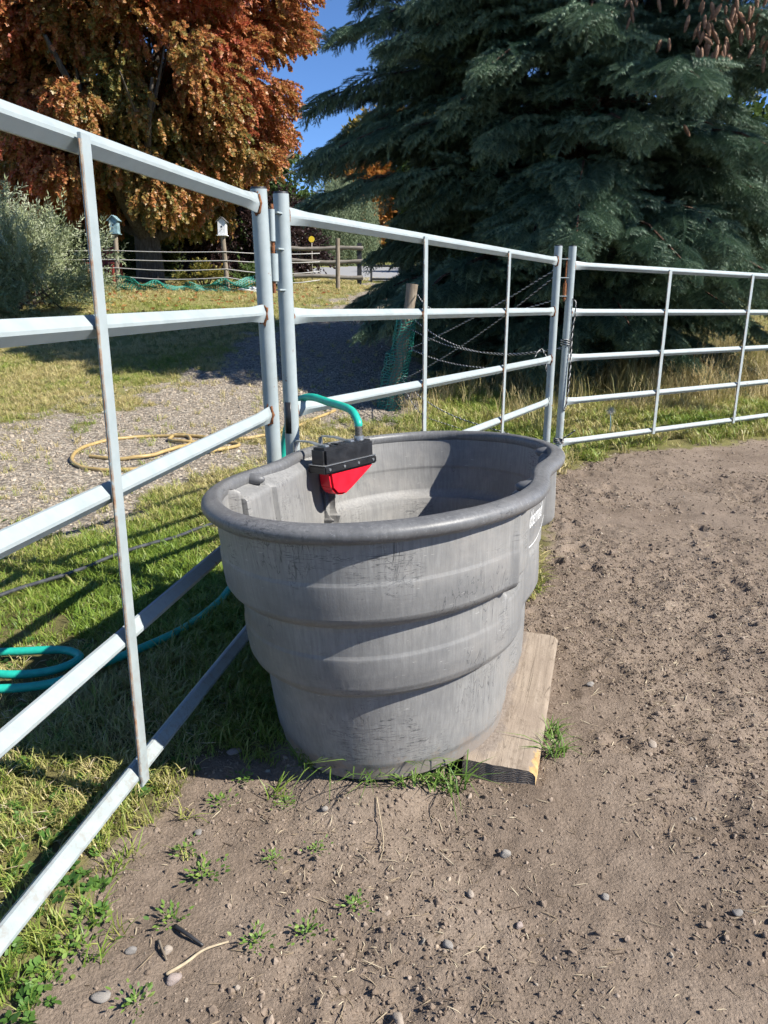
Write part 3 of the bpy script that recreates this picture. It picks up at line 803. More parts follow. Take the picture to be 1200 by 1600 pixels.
PA1 = (-.352, 2.46); LE1 = (-.022, -.095)
d1 = Vector((.162, .987)).normalized()
near = (-.370 - d1.x * 2.93, 2.46 - d1.y * 2.93)
corral_panel(PA1, near, LE1, (-.01, 0), [1.075, 2.03], 'steel corral panel nearest the camera, running up the left side past the tank', side=-1, ulean=.1, sleeve=[(-.345, 2.412, 1.235, 1.325, .0095, 'panel_paint'), (-.342, 2.416, 1.12, 1.20, .0125, 'panel_paint'), (-.344, 2.414, 1.085, 1.34, .0055, 'rust')])
PB1 = (-.298, 2.52); LE2 = (-.026, -.045)
PB2 = (1.075, 4.955)
corral_panel(PB1, PB2, LE2, (-.022, -.05), [.935, 1.90], 'steel corral panel behind the tank, between the two hinged joints', plates0=[(1.318, (-.345, 2.41)), (1.215, (-.345, 2.41)), (1.095, (-.345, 2.41))],
             plates1=[(1.30, (1.15, 4.93)), (1.19, (1.15, 4.93)), (1.08, (1.15, 4.93))], zs=[(1.315, 1.287), (1.015, .987), (.712, .690), (.405, .418), (.092, .105)], sleeve=[(1.115, 4.925, 1.06, 1.16, .011, 'rust'), (1.115, 4.925, 1.05, 1.31, .005, 'rust')])
PC1 = (1.158, 4.955); d3 = Vector((.825, .565)).normalized()
PC2 = (PC1[0] + d3.x * 2.93, PC1[1] + d3.y * 2.93)
corral_panel(PC1, PC2, (-.01, -.02), (-.01, 0), [.965, 1.985], 'steel corral panel on the right in front of the spruce and dry grass', zs=[(1.265, 1.235), (.982, .965), (.697, .69), (.415, .41), (.142, .12)])
# sticker on the post behind the valve
m = MB(); o = Vector((-.30, 2.52, .69)); rg = []
for z in (-.052, .052):
    rg.append([Vector((-.298 + LE2[0] * .5 + .0262 * math.sin(b), 2.52 + LE2[1] * .5 - .0262 * math.cos(b), z + .69)) - o for b in np.linspace(-.75, .1, 8)])
m.loft(rg, closed=False, caps=False)
stk = m.build('sticker', 'dark_sticker', None, True); stk.location = o
tag(stk, 'narrow black sticker wrapped on the hinge post behind the float valve', 'sticker')
md = stk.modifiers.new('thick', 'SOLIDIFY'); md.thickness = .0008

# ------------------------------------------------------------------ hoses and pipe
def line_obj(name, pts, r, mat, label, cat, sub=10, n=12, hug=False, group=None):
    P_ = catmull(pts, sub); o = Vector(P_[0]); o.z = 0
    if hug:
        P_ = [Vector((p.x, p.y, gz1(p.x, p.y) + r + p.z)) for p in P_]
    m = MB(); m.tube([p - o for p in P_], r, n); ob = m.build(name, mat, None, True, flat_angle=60); ob.location = o
    tag(ob, label, cat, group); return ob
g = lambda x, y, dz=0: (x, y, gz1(x, y) + .034 + dz)
vtop = HOSE0
line_obj('garden_hose', [tuple(vtop), tuple(vtop + Vector((-.002, .006, .016))), tuple(vtop + Vector((-.028, .05, .046))), (-.185, 2.465, .745), (-.245, 2.53, .752), (-.29, 2.58, .735), (-.328, 2.62, .68), (-.352, 2.645, .60), (-.375, 2.66, .45), (-.40, 2.69, .2), (-.43, 2.74, .06),
                        g(-.50, 2.76), g(-.56, 2.66), g(-.585, 2.47), g(-.65, 2.27), g(-.74, 2.09, .004), g(-.83, 1.97, .004), g(-.92, 1.89), g(-1.05, 1.85), g(-1.22, 1.86), g(-1.32, 1.98), g(-1.22, 2.05), g(-1.08, 2.075), g(-.96, 2.075, .004), g(-.90, 2.03), g(-.955, 1.955), g(-1.08, 1.925, .003), g(-1.25, 1.95, .016), g(-1.45, 1.93)],
         .0125, 'teal_hose', 'teal garden hose from the float valve over the rail down to a coil on grass', 'hose')
yl = [(-.45, 6.8), (-.59, 6.45), (-.9, 5.80), (-1.16, 5.62), (-1.50, 5.72), (-1.79, 5.78), (-2.08, 5.60), (-2.17, 5.25), (-2.05, 4.86), (-1.80, 4.68), (-1.52, 4.73), (-1.33, 5.02), (-1.15, 5.22), (-1.06, 5.40), (-1.16, 5.52), (-1.45, 5.50), (-1.62, 5.60), (-1.62, 5.80), (-1.48, 5.66), (-1.44, 5.35), (-1.60, 5.02), (-1.78, 4.95), (-2.0, 5.02)]
line_obj('garden_hose', [(x, y, .012 if i in (12, 15, 20) else 0) for i, (x, y) in enumerate(yl)], .0125, 'yellow_hose', 'faded yellow garden hose looped on the gravel drive', 'hose', hug=True)
line_obj('irrigation_pipe', [(-2.6, .3, .03), (-1.95, 1.45, .03), (-1.36, 2.48, .032), (-1.09, 2.95, .034), (-.80, 3.44, .03), (-.2, 4.45, .02), (.3, 5.3, 0)], .0075, 'black_pipe', 'thin glossy black pipe lying straight across the lawn beyond the near panel', 'pipe', hug=True)

# ------------------------------------------------------------------ plank
pl = Vector((.272, 1.508, 0)); pang = math.atan2(.737, .208)
PX = Vector((math.cos(pang), math.sin(pang), 0)); PYv = Vector((-PX.y, PX.x, 0))
L_, W_, T_ = .745, .175, .048
nxp, nyp = 90, 26
us = np.linspace(0, 1, nxp); ws = np.linspace(0, 1, nyp)
U, Wm = np.meshgrid(us, ws, indexing='ij')
def plank_grid(top):
    x = U * L_; y = (Wm - .5) * W_
    edge = np.minimum(Wm, 1 - Wm) * W_
    wob = (fbm(x * 25, y * 0, 11) - .5) * .007 * sstep(.02, 0, edge)
    gn = .80 * sstep(.32, .0, U) * sstep(.26, .0, Wm) + sstep(.97, 1, U) * sstep(.2, 0, Wm) * .7
    round_ = .005 * sstep(.009, 0, edge) ** 2 + .008 * gn * sstep(.035, 0, Wm * W_)
    y = y + np.where(Wm < .5, 1, -1) * (wob * .6 + (0 if top else .002)) + (.006 * gn * sstep(.03, 0, Wm * W_) if top else 0)
    z = (T_ - round_ + (fbm(x * 30, y * 140, 12) - .5) * .0022) if top else 0 * x
    x = x + np.where(U < .02, (fbm(y * 60, z * 40, 13) - .5) * .006, 0)
    return x, y, z, gn
xt, yt, zt, gn = plank_grid(True); xb, yb, zb, _ = plank_grid(False)
idx = np.arange(nxp * nyp).reshape(nxp, nyp); nb = nxp * nyp
Fq = [np.stack([idx[:-1, :-1], idx[1:, :-1], idx[1:, 1:], idx[:-1, 1:]], -1).reshape(-1, 4), nb + np.stack([idx[:-1, :-1], idx[:-1, 1:], idx[1:, 1:], idx[1:, :-1]], -1).reshape(-1, 4)]
for a, b_ in ((idx[:, 0], nb + idx[:, 0]), (nb + idx[:, -1], idx[:, -1]), (nb + idx[0, :], idx[0, :]), (idx[-1, :], nb + idx[-1, :])):
    Fq.append(np.stack([a[:-1], b_[:-1], b_[1:], a[1:]], -1))
V = np.concatenate([np.c_[xt.ravel(), yt.ravel(), zt.ravel()], np.c_[xb.ravel(), yb.ravel(), zb.ravel()]])
soilv = np.r_[(.9 * sstep(.42, .85, Wm) * sstep(.0, .12, U) + .28).ravel(), np.zeros(nb)]
plank = np_mesh('plank', V, np.concatenate(Fq), 'plank_wood', True, {'gnaw': np.r_[gn.ravel(), gn.ravel()], 'soil': soilv})
plank.data.materials.append(MAT['end_grain'])
plank.data.set_sharp_from_angle(angle=math.radians(50))
bm = bmesh.new(); bm.from_mesh(plank.data); bmesh.ops.recalc_face_normals(bm, faces=bm.faces); bm.to_mesh(plank.data); bm.free()
for p in plank.data.polygons:
    if p.normal.x < -.7: p.material_index = 1
plank.location = pl + Vector((0, 0, -.002)); plank.rotation_euler = (math.radians(1.0), 0, pang)
tag(plank, 'short weathered wooden plank with a gnawed yellow edge lying beside the tank', 'plank')

# ------------------------------------------------------------------ leaning wood post, netting and ropes
wp0 = Vector((.045, 6.93, gz1(.045, 6.93) - .05)); wp1 = Vector((.235, 6.99, 1.165))
def wpost(z): return wp0 + (wp1 - wp0) * ((z - wp0.z) / (wp1.z - wp0.z))
m = MB(); pts = [wp0.lerp(wp1, k / 10) for k in range(11)]
m.tube([p - wp0 + Vector((.006 * math.sin(i * 1.7), .006 * math.cos(i * 2.3), 0)) for i, p in enumerate(pts)], [.051 + .004 * math.sin(i * 1.3) for i in range(11)], 16)
ob = m.build('wooden_post', 'post_wood', None, True, flat_angle=50); ob.location = wp0
tag(ob, 'leaning round wooden post wrapped in green netting at the drive edge', 'post')
def net_mesh(P_, r, name, label, cat):
    """knotted net: strings along both directions of a grid of points"""
    m = MB(); nu, nv = len(P_), len(P_[0]); o = Vector(P_[0][0])
    for i in range(nu): m.tube([Vector(p) - o for p in P_[i]], r, 3, False)
    for j in range(nv): m.tube([Vector(P_[i][j]) - o for i in range(nu)], r, 3, False)
    ob = m.build(name, 'net_green'); ob.location = o; tag(ob, label, cat); return ob
grid = []
for j in range(34):
    z = .06 + .86 * j / 33; row = []
    c = wpost(z)
    for k in range(15):
        b_ = 2 * PI * k / 14 + .25 * math.sin(j * .5); r = .075 + .035 * fbm(np.array([k % 14 * .9]), np.array([j * .35]), 77)[0] + (.05 * max(0, math.cos(b_ - 2.4)) if j < 20 else .0)
        row.append(c + Vector((math.cos(b_) * r, math.sin(b_) * r, .012 * math.sin(k * 1.9 + j))))
    grid.append(row)
net_mesh(grid, .0045, 'netting', 'green plastic netting bundled round the leaning wooden post', 'netting')

def rope(pts, label, sub=10, r=.0042, pitch_=.05):
    P_ = catmull(pts, sub); o = Vector(P_[0])
    # resample
    D = [0]
    for a, b_ in zip(P_, P_[1:]): D.append(D[-1] + (b_ - a).length)
    n = max(8, int(D[-1] / .011)); ss = np.linspace(0, D[-1], n)
    arr = np.array([p[:] for p in P_]); Q = np.stack([np.interp(ss, D, arr[:, k]) for k in range(3)], 1)
    T = np.gradient(Q, axis=0); T /= np.linalg.norm(T, axis=1, keepdims=True)
    A = np.cross(T, [0.3, 0.2, 1.0]); A /= np.linalg.norm(A, axis=1, keepdims=True); B = np.cross(T, A)
    root = empty('rope', o)
    for ph, mt, nm in ((0, 'rope_white', 'pale_strand'), (PI, 'rope_black', 'dark_strand')):
        w = 2 * PI * ss / pitch_ + ph
        m = MB(); m.tube([Vector(Q[i] + (A[i] * math.cos(w[i]) + B[i] * math.sin(w[i])) * r * .7) - o for i in range(n)], r * .8, 4); m.build(nm, mt, root, True)
    tag(root, label, 'rope'); return root
P3 = (1.10, 4.93); 
def sag(a, b_, s, n=5):
    a = Vector(a); b_ = Vector(b_)
    return [a.lerp(b_, k / n) - Vector((0, 0, 4 * s * (k / n) * (1 - k / n))) for k in range(n + 1)]
WP = lambda z: tuple(wpost(z) + Vector((.05, -.04, 0)))
rope(sag((1.05, 4.92, 1.24), WP(.60), .03), 'upper of two taut speckled ropes from the middle joint top down to the wooden post')
rope(sag((1.05, 4.92, 1.20), WP(.33), .05), 'lower of two taut speckled ropes from the middle joint top down to the wooden post')
rope(sag((1.16, 4.92, .775), WP(.87), .16), 'slack rope sagging from the wooden post to a knot on the joint post')
rope(sag((1.15, 4.92, .765), WP(.78), .11), 'second slack rope just under the first, wooden post to joint post')
rope(sag((1.06, 4.95, .66), WP(.62), .09), 'rope from halfway up the wooden post along the third rail')
rope([WP(.34), (.30, 6.45, .24), (.55, 6.0, .15), (.90, 5.5, .105), (1.1, 5.0, .12)], 'low slack rope hanging just above the grass behind panel')
rope([WP(.30), (.30, 6.5, .10), (.50, 6.05, .075), (.70, 5.85, .055), (.9, 5.9, .05)], 'loose rope end trailing from the wooden post onto grass')
rope([WP(1.08), (.35, 6.6, .98), (.50, 6.1, .93), (.8, 5.5, .95), (1.05, 4.97, 1.05)], 'short rope from the wooden post top behind the second rail')
rope([(1.155, 4.925, 1.07), (1.19, 4.915, 1.03), (1.182, 4.922, .85), (1.186, 4.918, .6), (1.18, 4.918, .42), (1.165, 4.925, .36), (1.175, 4.925, .37)], 'speckled cord hanging straight down the hinge post of right panel')
kn = [(1.155 + .032 * math.cos(b_), 4.945 + .032 * math.sin(b_), .775 + .0022 * b_) for b_ in np.linspace(0, 6 * PI, 30)]
rope(kn, 'rope wound three times round the joint post at mid height', sub=3)
kn = [(1.155 + .033 * math.cos(b_), 4.953 + .033 * math.sin(b_), .14 + .002 * b_) for b_ in np.linspace(0, 6 * PI, 30)] + [(1.20, 4.90, .20), (1.24, 4.88, .24)]
rope(kn, 'rope knotted round the joint post foot with a stub end', sub=3)
rope([(.93, 4.80, .715), (.97, 4.83, .76), (1.0, 4.86, .735), (1.015, 4.86, .70), (1.02, 4.86, .62)], 'short frayed rope end draped over the third rail near the joint')

# ------------------------------------------------------------------ leaf, needle and blade prototypes
def leaf_card(c, d, nrm, L, W, shape):
    """flat polygon fan for one leaf: c base, d along, nrm normal"""
    d = d / np.linalg.norm(d); nrm = nrm - d * nrm.dot(d); nrm = nrm / (np.linalg.norm(nrm) + 1e-9); s = np.cross(d, nrm)
    return [c + d * (y * L) + s * (x * W) + nrm * (-.10 * L * y * y + .08 * W * abs(x)) for x, y in shape]
MAPLE = [(0, 0), (.20, .12), (.55, .10), (.38, .32), (.62, .52), (.28, .55), (.22, .78), (0, 1.0), (-.22, .78), (-.28, .55), (-.62, .52), (-.38, .32), (-.55, .10), (-.20, .12)]
OVAL = [(0, 0), (.35, .3), (.36, .62), (0, 1), (-.36, .62), (-.35, .3)]
LANCE = [(0, 0), (.5, .4), (0, 1), (-.5, .4)]
def sprig(name, mat, n, length, L, W, shape, seed, spread=1.0, droop=.3, curl=.6):
    r = np.random.default_rng(seed); V = []; F = []; lv = []
    for k in range(n):
        t_ = (k + .6) / n; b_ = k * 2.399 + r.normal() * .4
        c = np.array([t_ * length, 0, -droop * length * t_ * t_]) + r.normal(size=3) * length * .03
        d = np.array([.55 + .5 * t_, math.cos(b_) * spread, math.sin(b_) * spread * .7 - droop]) + r.normal(size=3) * .18
        nm = np.array([.1, .0, 1.0]) + r.normal(size=3) * curl
        s_ = .7 + .5 * r.random()
        pts = leaf_card(c, d, nm, L * s_, W * s_, shape)
        o = len(V); V += pts
        for q in range(1, len(pts) - 1): F.append((o, o + q, o + q + 1))
        lv += [r.random()] * len(pts)
    return proto(name, V, F, mat, lv)
def spruce_spray(name, seed, length=.31):
    r = np.random.default_rng(seed); V = []; F = []; lv = []
    def shoot(p, d, L, young):
        n = max(6, int(L * 430)); d = d / np.linalg.norm(d)
        a = np.cross(d, [0, .2, 1.0]); a /= np.linalg.norm(a); b_ = np.cross(d, a)
        for k in range(n):
            t_ = k / n; ph = k * 2.399; w = a * math.cos(ph) + b_ * math.sin(ph)
            w = w + np.array([0, 0, .35]); w /= np.linalg.norm(w)
            nd = d * .75 + w; nd /= np.linalg.norm(nd)
            c = p + d * L * t_ + np.array([0, 0, -.12 * L * t_ * t_]); s = np.cross(nd, w); s /= (np.linalg.norm(s) + 1e-9)
            nl = .023 * (.8 + .4 * r.random()); hw = .0022
            o = len(V); V.extend([c - s * hw, c + s * hw, c + nd * nl]); F.append((o, o + 1, o + 2))
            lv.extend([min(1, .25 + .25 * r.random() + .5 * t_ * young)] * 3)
        # twig itself
        o = len(V); q = p + d * L + np.array([0, 0, -.12 * L])
        V.extend([p + a * .003, p - a * .003, q]); F.append((o, o + 1, o + 2)); lv.extend([0] * 3)
    ax = np.array([1.0, 0, 0]); shoot(np.zeros(3), ax, length, 1)
    for k in range(11):
        t_ = .06 + .86 * k / 11; sd = 1 if k % 2 else -1
        L = length * (.56 - .40 * t_) * (.8 + .4 * r.random())
        d = np.array([.75, sd * (.9 + .2 * r.random()), -.10 + .12 * r.normal()])
        p = np.array([t_ * length, 0, -.12 * length * t_ * t_]); shoot(p, d, L, 1)
        dn = d / np.linalg.norm(d)
        for q in (.35, .65):
            if L > .09: shoot(p + dn * L * q, dn + np.array([.45 * (1 if q > .5 else 1.2), -sd * .55 * (1 if q > .5 else -1), -.1]), L * .45, 1)
    return proto(name, V, F, 'spruce_needle', lv)
def tuft(name, mat, n, h, w, rad, seed, bend=.5, seedhead=False):
    r = np.random.default_rng(seed); V = []; F = []; lv = []
    for k in range(n):
        b_ = r.random() * 2 * PI; c = np.array([math.cos(b_), math.sin(b_), 0]) * rad * math.sqrt(r.random())
        hh = h * (.45 + .75 * r.random()); bd = bend * (.3 + r.random()); az = r.random() * 2 * PI; out = np.array([math.cos(az), math.sin(az), 0]); s = np.array([-out[1], out[0], 0])
        col = r.random(); o = len(V)
        for j, t_ in enumerate((0, .35, .7)):
            p = c + np.array([0, 0, hh * t_ * (1 - .25 * bd * t_)]) + out * hh * bd * t_ * t_ * .9
            ww = w * (1 - .55 * t_); V += [p - s * ww, p + s * ww]; lv += [col * .8 + .1 * t_] * 2
        V.append(c + np.array([0, 0, hh * (1 - .32 * bd)]) + out * hh * bd * .95); lv.append(min(1, col * .8 + .2))
        F += [(o, o + 1, o + 3), (o, o + 3, o + 2), (o + 2, o + 3, o + 5), (o + 2, o + 5, o + 4), (o + 4, o + 5, o + 6)]
        if seedhead and k % 3 == 0:
            tip = V[-1]
            for q in range(7):
                o = len(V); dd = out * (.3 + .7 * r.random()) * .03 + np.array([r.normal() * .01, r.normal() * .01, .018 + .01 * r.random()]); p = tip - np.array([0, 0, .012 * q])
                V += [p - s * .002, p + s * .002, p + dd]; lv += [.95] * 3; F.append((o, o + 1, o + 2))
    return proto(name, V, F, mat, lv)
def rosette(name, mat, n, L, W, seed, lift=.35, loose=0.0):
    r = np.random.default_rng(seed); V = []; F = []; lv = []
    for k in range(n):
        b_ = k * 2.399 + r.normal() * .3; R_ = L * (.2 + .8 * (k / n)); d = np.array([math.cos(b_), math.sin(b_), lift * (.4 + r.random())])
        c = np.array([math.cos(b_), math.sin(b_), 0]) * R_ * (.35 + loose * r.random()) + np.array([0, 0, .004 + .012 * r.random()]) + (r.normal(size=3) * [L, L * .6, .002] * .5 if loose else 0)
        pts = leaf_card(c, d, np.array([0, 0, 1.0]) + r.normal(size=3) * .3, L * (.6 + .6 * r.random()), W * (.7 + .5 * r.random()), OVAL)
        o = len(V); V += pts
        for q in range(1, len(pts) - 1): F.append((o, o + q, o + q + 1))
        lv += [r.random()] * len(pts)
    return proto(name, V, F, mat, lv)
def rock(name, mat, seed, sub=1, flat=.7, jag=.25):
    r = np.random.default_rng(seed); bm = bmesh.new(); bmesh.ops.create_icosphere(bm, subdivisions=sub, radius=1)
    ph = r.random(9) * 6
    for v_ in bm.verts:
        p = v_.co; k = 1 + jag * (math.sin(p.x * 2.3 + ph[0]) * math.sin(p.y * 2.9 + ph[1]) + .6 * math.sin(p.z * 4 + ph[2] + p.x * 3)) + jag * .5 * r.normal() * (.4 if sub > 1 else 1)
        v_.co = Vector((p.x * k * (1 + .25 * math.sin(ph[3])), p.y * k, p.z * k * flat))
    me = bpy.data.meshes.new(name); bm.to_mesh(me); bm.free(); me.materials.append(MAT[mat])
    if sub > 1: me.polygons.foreach_set('use_smooth', [True] * len(me.polygons))
    return bpy.data.objects.new(name, me)
def chip(name, mat, seed, L=1.0):
    r = np.random.default_rng(seed); m = MB(); b_ = r.normal() * .25
    m.tube([(-.5 * L, 0, 0), (-.15 * L, b_ * .1, .02), (.2 * L, b_ * .12, .025), (.5 * L, -.02, 0)], [.018, .035, .03, .012], 4)
    return m.build(name, mat, link=False)

# ------------------------------------------------------------------ trees
def limb_tree(root, p0, paths, mat, nseg=8, name='trunk'):
    m = MB(); o = root.location
    for pts, r0, r1 in paths:
        P_ = catmull(pts, 5); n = len(P_)
        m.tube([p - o for p in P_], [r0 + (r1 - r0) * (k / (n - 1)) ** .8 for k in range(n)], 12)
    return m.build(name, mat, root, True)
def clumped(center, R, nclump, per, seed, zlo=None, shell=.55, cr=.24, bias=None):
    """points gathered in clumps over an ellipsoid; outward directions too"""
    r = np.random.default_rng(seed); C = np.array(center); R = np.array(R, float); P_ = []; D_ = []; k = 0
    while k < nclump:
        d = r.normal(size=3); d /= np.linalg.norm(d); rad = (shell + (1 - shell) * r.random() ** .6) * (.86 + .22 * r.random())
        c = C + d * R * rad
        if zlo is not None and c[2] < zlo: continue
        k += 1
        n = int(per * (.6 + .8 * r.random())); q = r.normal(size=(n, 3)); q /= np.linalg.norm(q, axis=1, keepdims=True)
        cs = cr * R.mean() * (.7 + .6 * r.random()); rr_ = cs * r.random((n, 1)) ** .45
        P_.append(c + q * rr_ * np.array([1, 1, .72])); D_.append(q * .7 + d * .8)
    return np.concatenate(P_), np.concatenate(D_)

# maple
mt_p = Vector((-6.05, 20.2, gz1(-6.05, 20.2) - .05)); maple = empty('maple_tree', mt_p)
tag(maple, 'broad maple tree in orange and rust autumn colour behind the wire fence', 'tree')
b0 = np.array(mt_p); fork = b0 + [.0, 0, 1.55]
paths = [([tuple(b0), tuple(b0 + [.03, 0, .5]), tuple(b0 + [0, 0, 1.0]), tuple(fork)], .37, .29)]
r = np.random.default_rng(3)
for k in range(13):
    az = k * 2.399 + .3; el = .55 + .8 * r.random() if k > 3 else .28 + .2 * r.random(); L = 3.6 + 1.4 * r.random()
    st = fork - [0, 0, .5 * r.random()]
    d = np.array([math.cos(az) * math.cos(el), math.sin(az) * math.cos(el), math.sin(el)]); p1 = st + d * L * .3 + [0, 0, .1]; p2 = st + d * L * .62 + [0, 0, .5] + r.normal(size=3) * .2; p3 = st + d * L + [0, 0, 1.0]
    paths.append(([tuple(st), tuple(p1), tuple(p2), tuple(p3)], .17 + .05 * r.random(), .03))
    for q in range(3):
        w = st + (p3 - st) * (.45 + .18 * q); dd = d + r.normal(size=3) * .55; paths.append(([tuple(w), tuple(w + dd * .7), tuple(w + dd * 1.5 + [0, 0, .2])], .055, .012))
limb_tree(maple, mt_p, paths, 'bark')
pr = [sprig('maple_sprig', 'maple_leaf', 22, .34, .066, .066, MAPLE, 100 + k, 1.0, .25) for k in range(4)]
Pm, Dm = clumped((-6.6, 20.3, 6.9), (4.7, 4.5, 4.7), 400, 96, 21, zlo=2.9, shell=.4, cr=.13)
n = len(Pm)
hn = fbm(Pm[:, 0] * .55 + 40, Pm[:, 2] * .55 + Pm[:, 1] * .3, 81, 3)
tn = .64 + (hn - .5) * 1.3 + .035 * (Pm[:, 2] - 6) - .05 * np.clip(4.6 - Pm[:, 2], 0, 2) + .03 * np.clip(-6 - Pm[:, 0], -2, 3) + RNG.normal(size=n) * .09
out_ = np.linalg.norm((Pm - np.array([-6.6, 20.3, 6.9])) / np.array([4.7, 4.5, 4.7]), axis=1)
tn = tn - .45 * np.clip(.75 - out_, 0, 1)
Dm[:, 2] -= .35
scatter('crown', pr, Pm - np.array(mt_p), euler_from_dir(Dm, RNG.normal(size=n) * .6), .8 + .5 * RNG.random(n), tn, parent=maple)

# spruce
sp = Vector((2.12, 9.25, gz1(2.12, 9.25) - .05)); spruce = empty('spruce_tree', sp)
tag(spruce, 'large blue-green spruce with hanging cones behind the fence panels', 'tree')
m = MB(); m.tube([(0, 0, 0), (.02, 0, 1), (0, .02, 3), (.02, 0, 6), (0, 0, 9), (0, 0, 12)], [.27, .23, .2, .15, .09, .02], 14); m.build('trunk', 'spruce_bark', spruce, True)
r = np.random.default_rng(12)
SP, SD, ST, SS = [], [], [], []
mb = MB(); nbr = 0
z = .45
def sp_len(z): return float(np.interp(z, [0, .6, 1.3, 2.2, 3.2, 4.5, 6, 9, 12], [1.5, 2.2, 2.75, 2.95, 2.7, 2.35, 1.9, 1.1, .15]))
while z < 11.8:
    nb_ = 8 if z < 6 else 6
    a0 = r.random() * 6
    for k in range(nb_):
        az = a0 + 2 * PI * k / nb_ + r.normal() * .16; L = sp_len(z) * (.64 + .50 * r.random()); zz = z + r.normal() * .08
        dro = float(np.interp(z, [0, 2, 5, 9, 12], [-.04, .03, .10, .28, .6])) + r.normal() * .05
        hd = np.array([math.cos(az), math.sin(az), 0]); side = np.array([-hd[1], hd[0], 0])
        cur = r.normal() * .10
        def bp(t_): return hd * L * t_ + side * L * cur * t_ * t_ + np.array([0, 0, zz + L * (dro * t_ + .05 * math.sin(PI * t_) - .16 * t_ ** 3)])
        mb.tube([bp(t_) for t_ in (0, .25, .5, .75, 1)], [.035, .028, .02, .012, .005], 5, False); nbr += 1
        if L < .25: continue
        nsp = int(14 + L * 26)
        for j in range(nsp):
            ti_ = .34 if L > 1.5 else .15; t_ = ti_ + (1 - ti_) * (j + r.random() * .6) / nsp; wid = .30 * L * (1 - t_) ** .8 * r.random() ** .8 * (1 if j % 2 else -1); p = bp(t_) + side * wid + np.array([0, 0, r.normal() * .03 - .22 * abs(wid)]); tg = bp(min(1, t_ + .05)) - bp(t_ - .05); tg /= np.linalg.norm(tg)
            sd_ = 1 if j % 2 else -1; ang = (.95 - .55 * t_) * (.8 + .4 * r.random())
            d = tg * math.cos(ang) + (np.cross([0, 0, 1.0], tg)) * sd_ * math.sin(ang) + np.array([0, 0, -.20 + .20 * r.normal()])
            if j % 6 == 5: d = tg * .5 + np.array([r.normal() * .2, r.normal() * .2, -.6])          # hanging sprays
            SP.append(p); SD.append(d); SS.append((.75 + .95 * (1 - t_) ** .7 * min(1, L / 2)) * (.8 + .4 * r.random())); ST.append(.22 + .50 * t_ + r.normal() * .12)  # tint: paler tip growth, plus dark inner gaps and sunlit ends put into colour
        SP.append(bp(.97)); SD.append(bp(1.0) - bp(.9) + np.array([0, 0, .04])); SS.append(.9); ST.append(.8)
    z += .27 if z < 6 else .36
mb.build('branches', 'spruce_bark', spruce)
pr = [spruce_spray('spruce_spray', 200 + k) for k in range(4)]
SP = np.array(SP); n = len(SP)
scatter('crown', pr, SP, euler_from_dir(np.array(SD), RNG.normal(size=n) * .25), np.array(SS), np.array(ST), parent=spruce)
# cones hang in bunches from the upper near branches
def cone_mesh():
    V = []; F = []
    rows = 11; per = 8
    m = MB(); m.tube([(0, 0, 0), (0, 0, -.02), (0, 0, -.06), (0, 0, -.105)], [.006, .014, .015, .005], 8)
    for i in range(rows):
        t_ = (i + .5) / rows; rr_ = .0165 * math.sin(PI * (.12 + .8 * t_)) ** .7; zc = -.004 - .10 * t_
        for j in range(per):
            b_ = 2 * PI * (j + .5 * (i % 2)) / per; hd = Vector((math.cos(b_), math.sin(b_), 0)); sd_ = Vector((-hd.y, hd.x, 0)); w = rr_ * .42
            c = Vector((0, 0, zc)); m.add([c + hd * rr_ * .75 - sd_ * w + Vector((0, 0, .006)), c + hd * rr_ * .75 + sd_ * w + Vector((0, 0, .006)), c + hd * rr_ * 1.12 - Vector((0, 0, .007))], [(0, 1, 2)])
    return m
cone0 = cone_mesh().build('cone', 'spruce_cone', spruce)
cl = [((1.97, 7.02, 3.36), 8, .10), ((2.33, 6.95, 3.42), 4, .09), ((2.45, 6.9, 3.30), 9, .13), ((2.54, 6.9, 3.14), 14, .13), ((2.62, 6.9, 3.0), 13, .12), ((2.70, 6.92, 3.24), 10, .13), ((2.80, 6.95, 3.40), 12, .14), ((2.88, 6.95, 3.24), 10, .13), ((2.95, 6.95, 3.05), 9, .13), ((2.28, 7.0, 3.12), 2, .05), ((2.14, 7.1, 2.83), 2, .07), ((2.05, 7.2, 2.57), 1, .02), ((2.57, 7.2, 2.52), 1, .02)]
first = True
for c, nn, s in cl:
    for k in range(nn):
        if first: ob = cone0; first = False
        else: ob = cone0.copy(); COL.objects.link(ob); ob.parent = spruce
        ob.location = Vector(c) - sp + Vector((random.gauss(0, s * .8), random.gauss(0, s * .7), random.gauss(0, s * .75)))
        ob.rotation_euler = (random.gauss(0, .28), random.gauss(0, .28), random.random() * 6); k_ = .75 + .5 * random.random(); ob.scale = (k_, k_, k_)
# leafy branches that carry the bunches
for c, nn, s in cl[:9]:
    pass

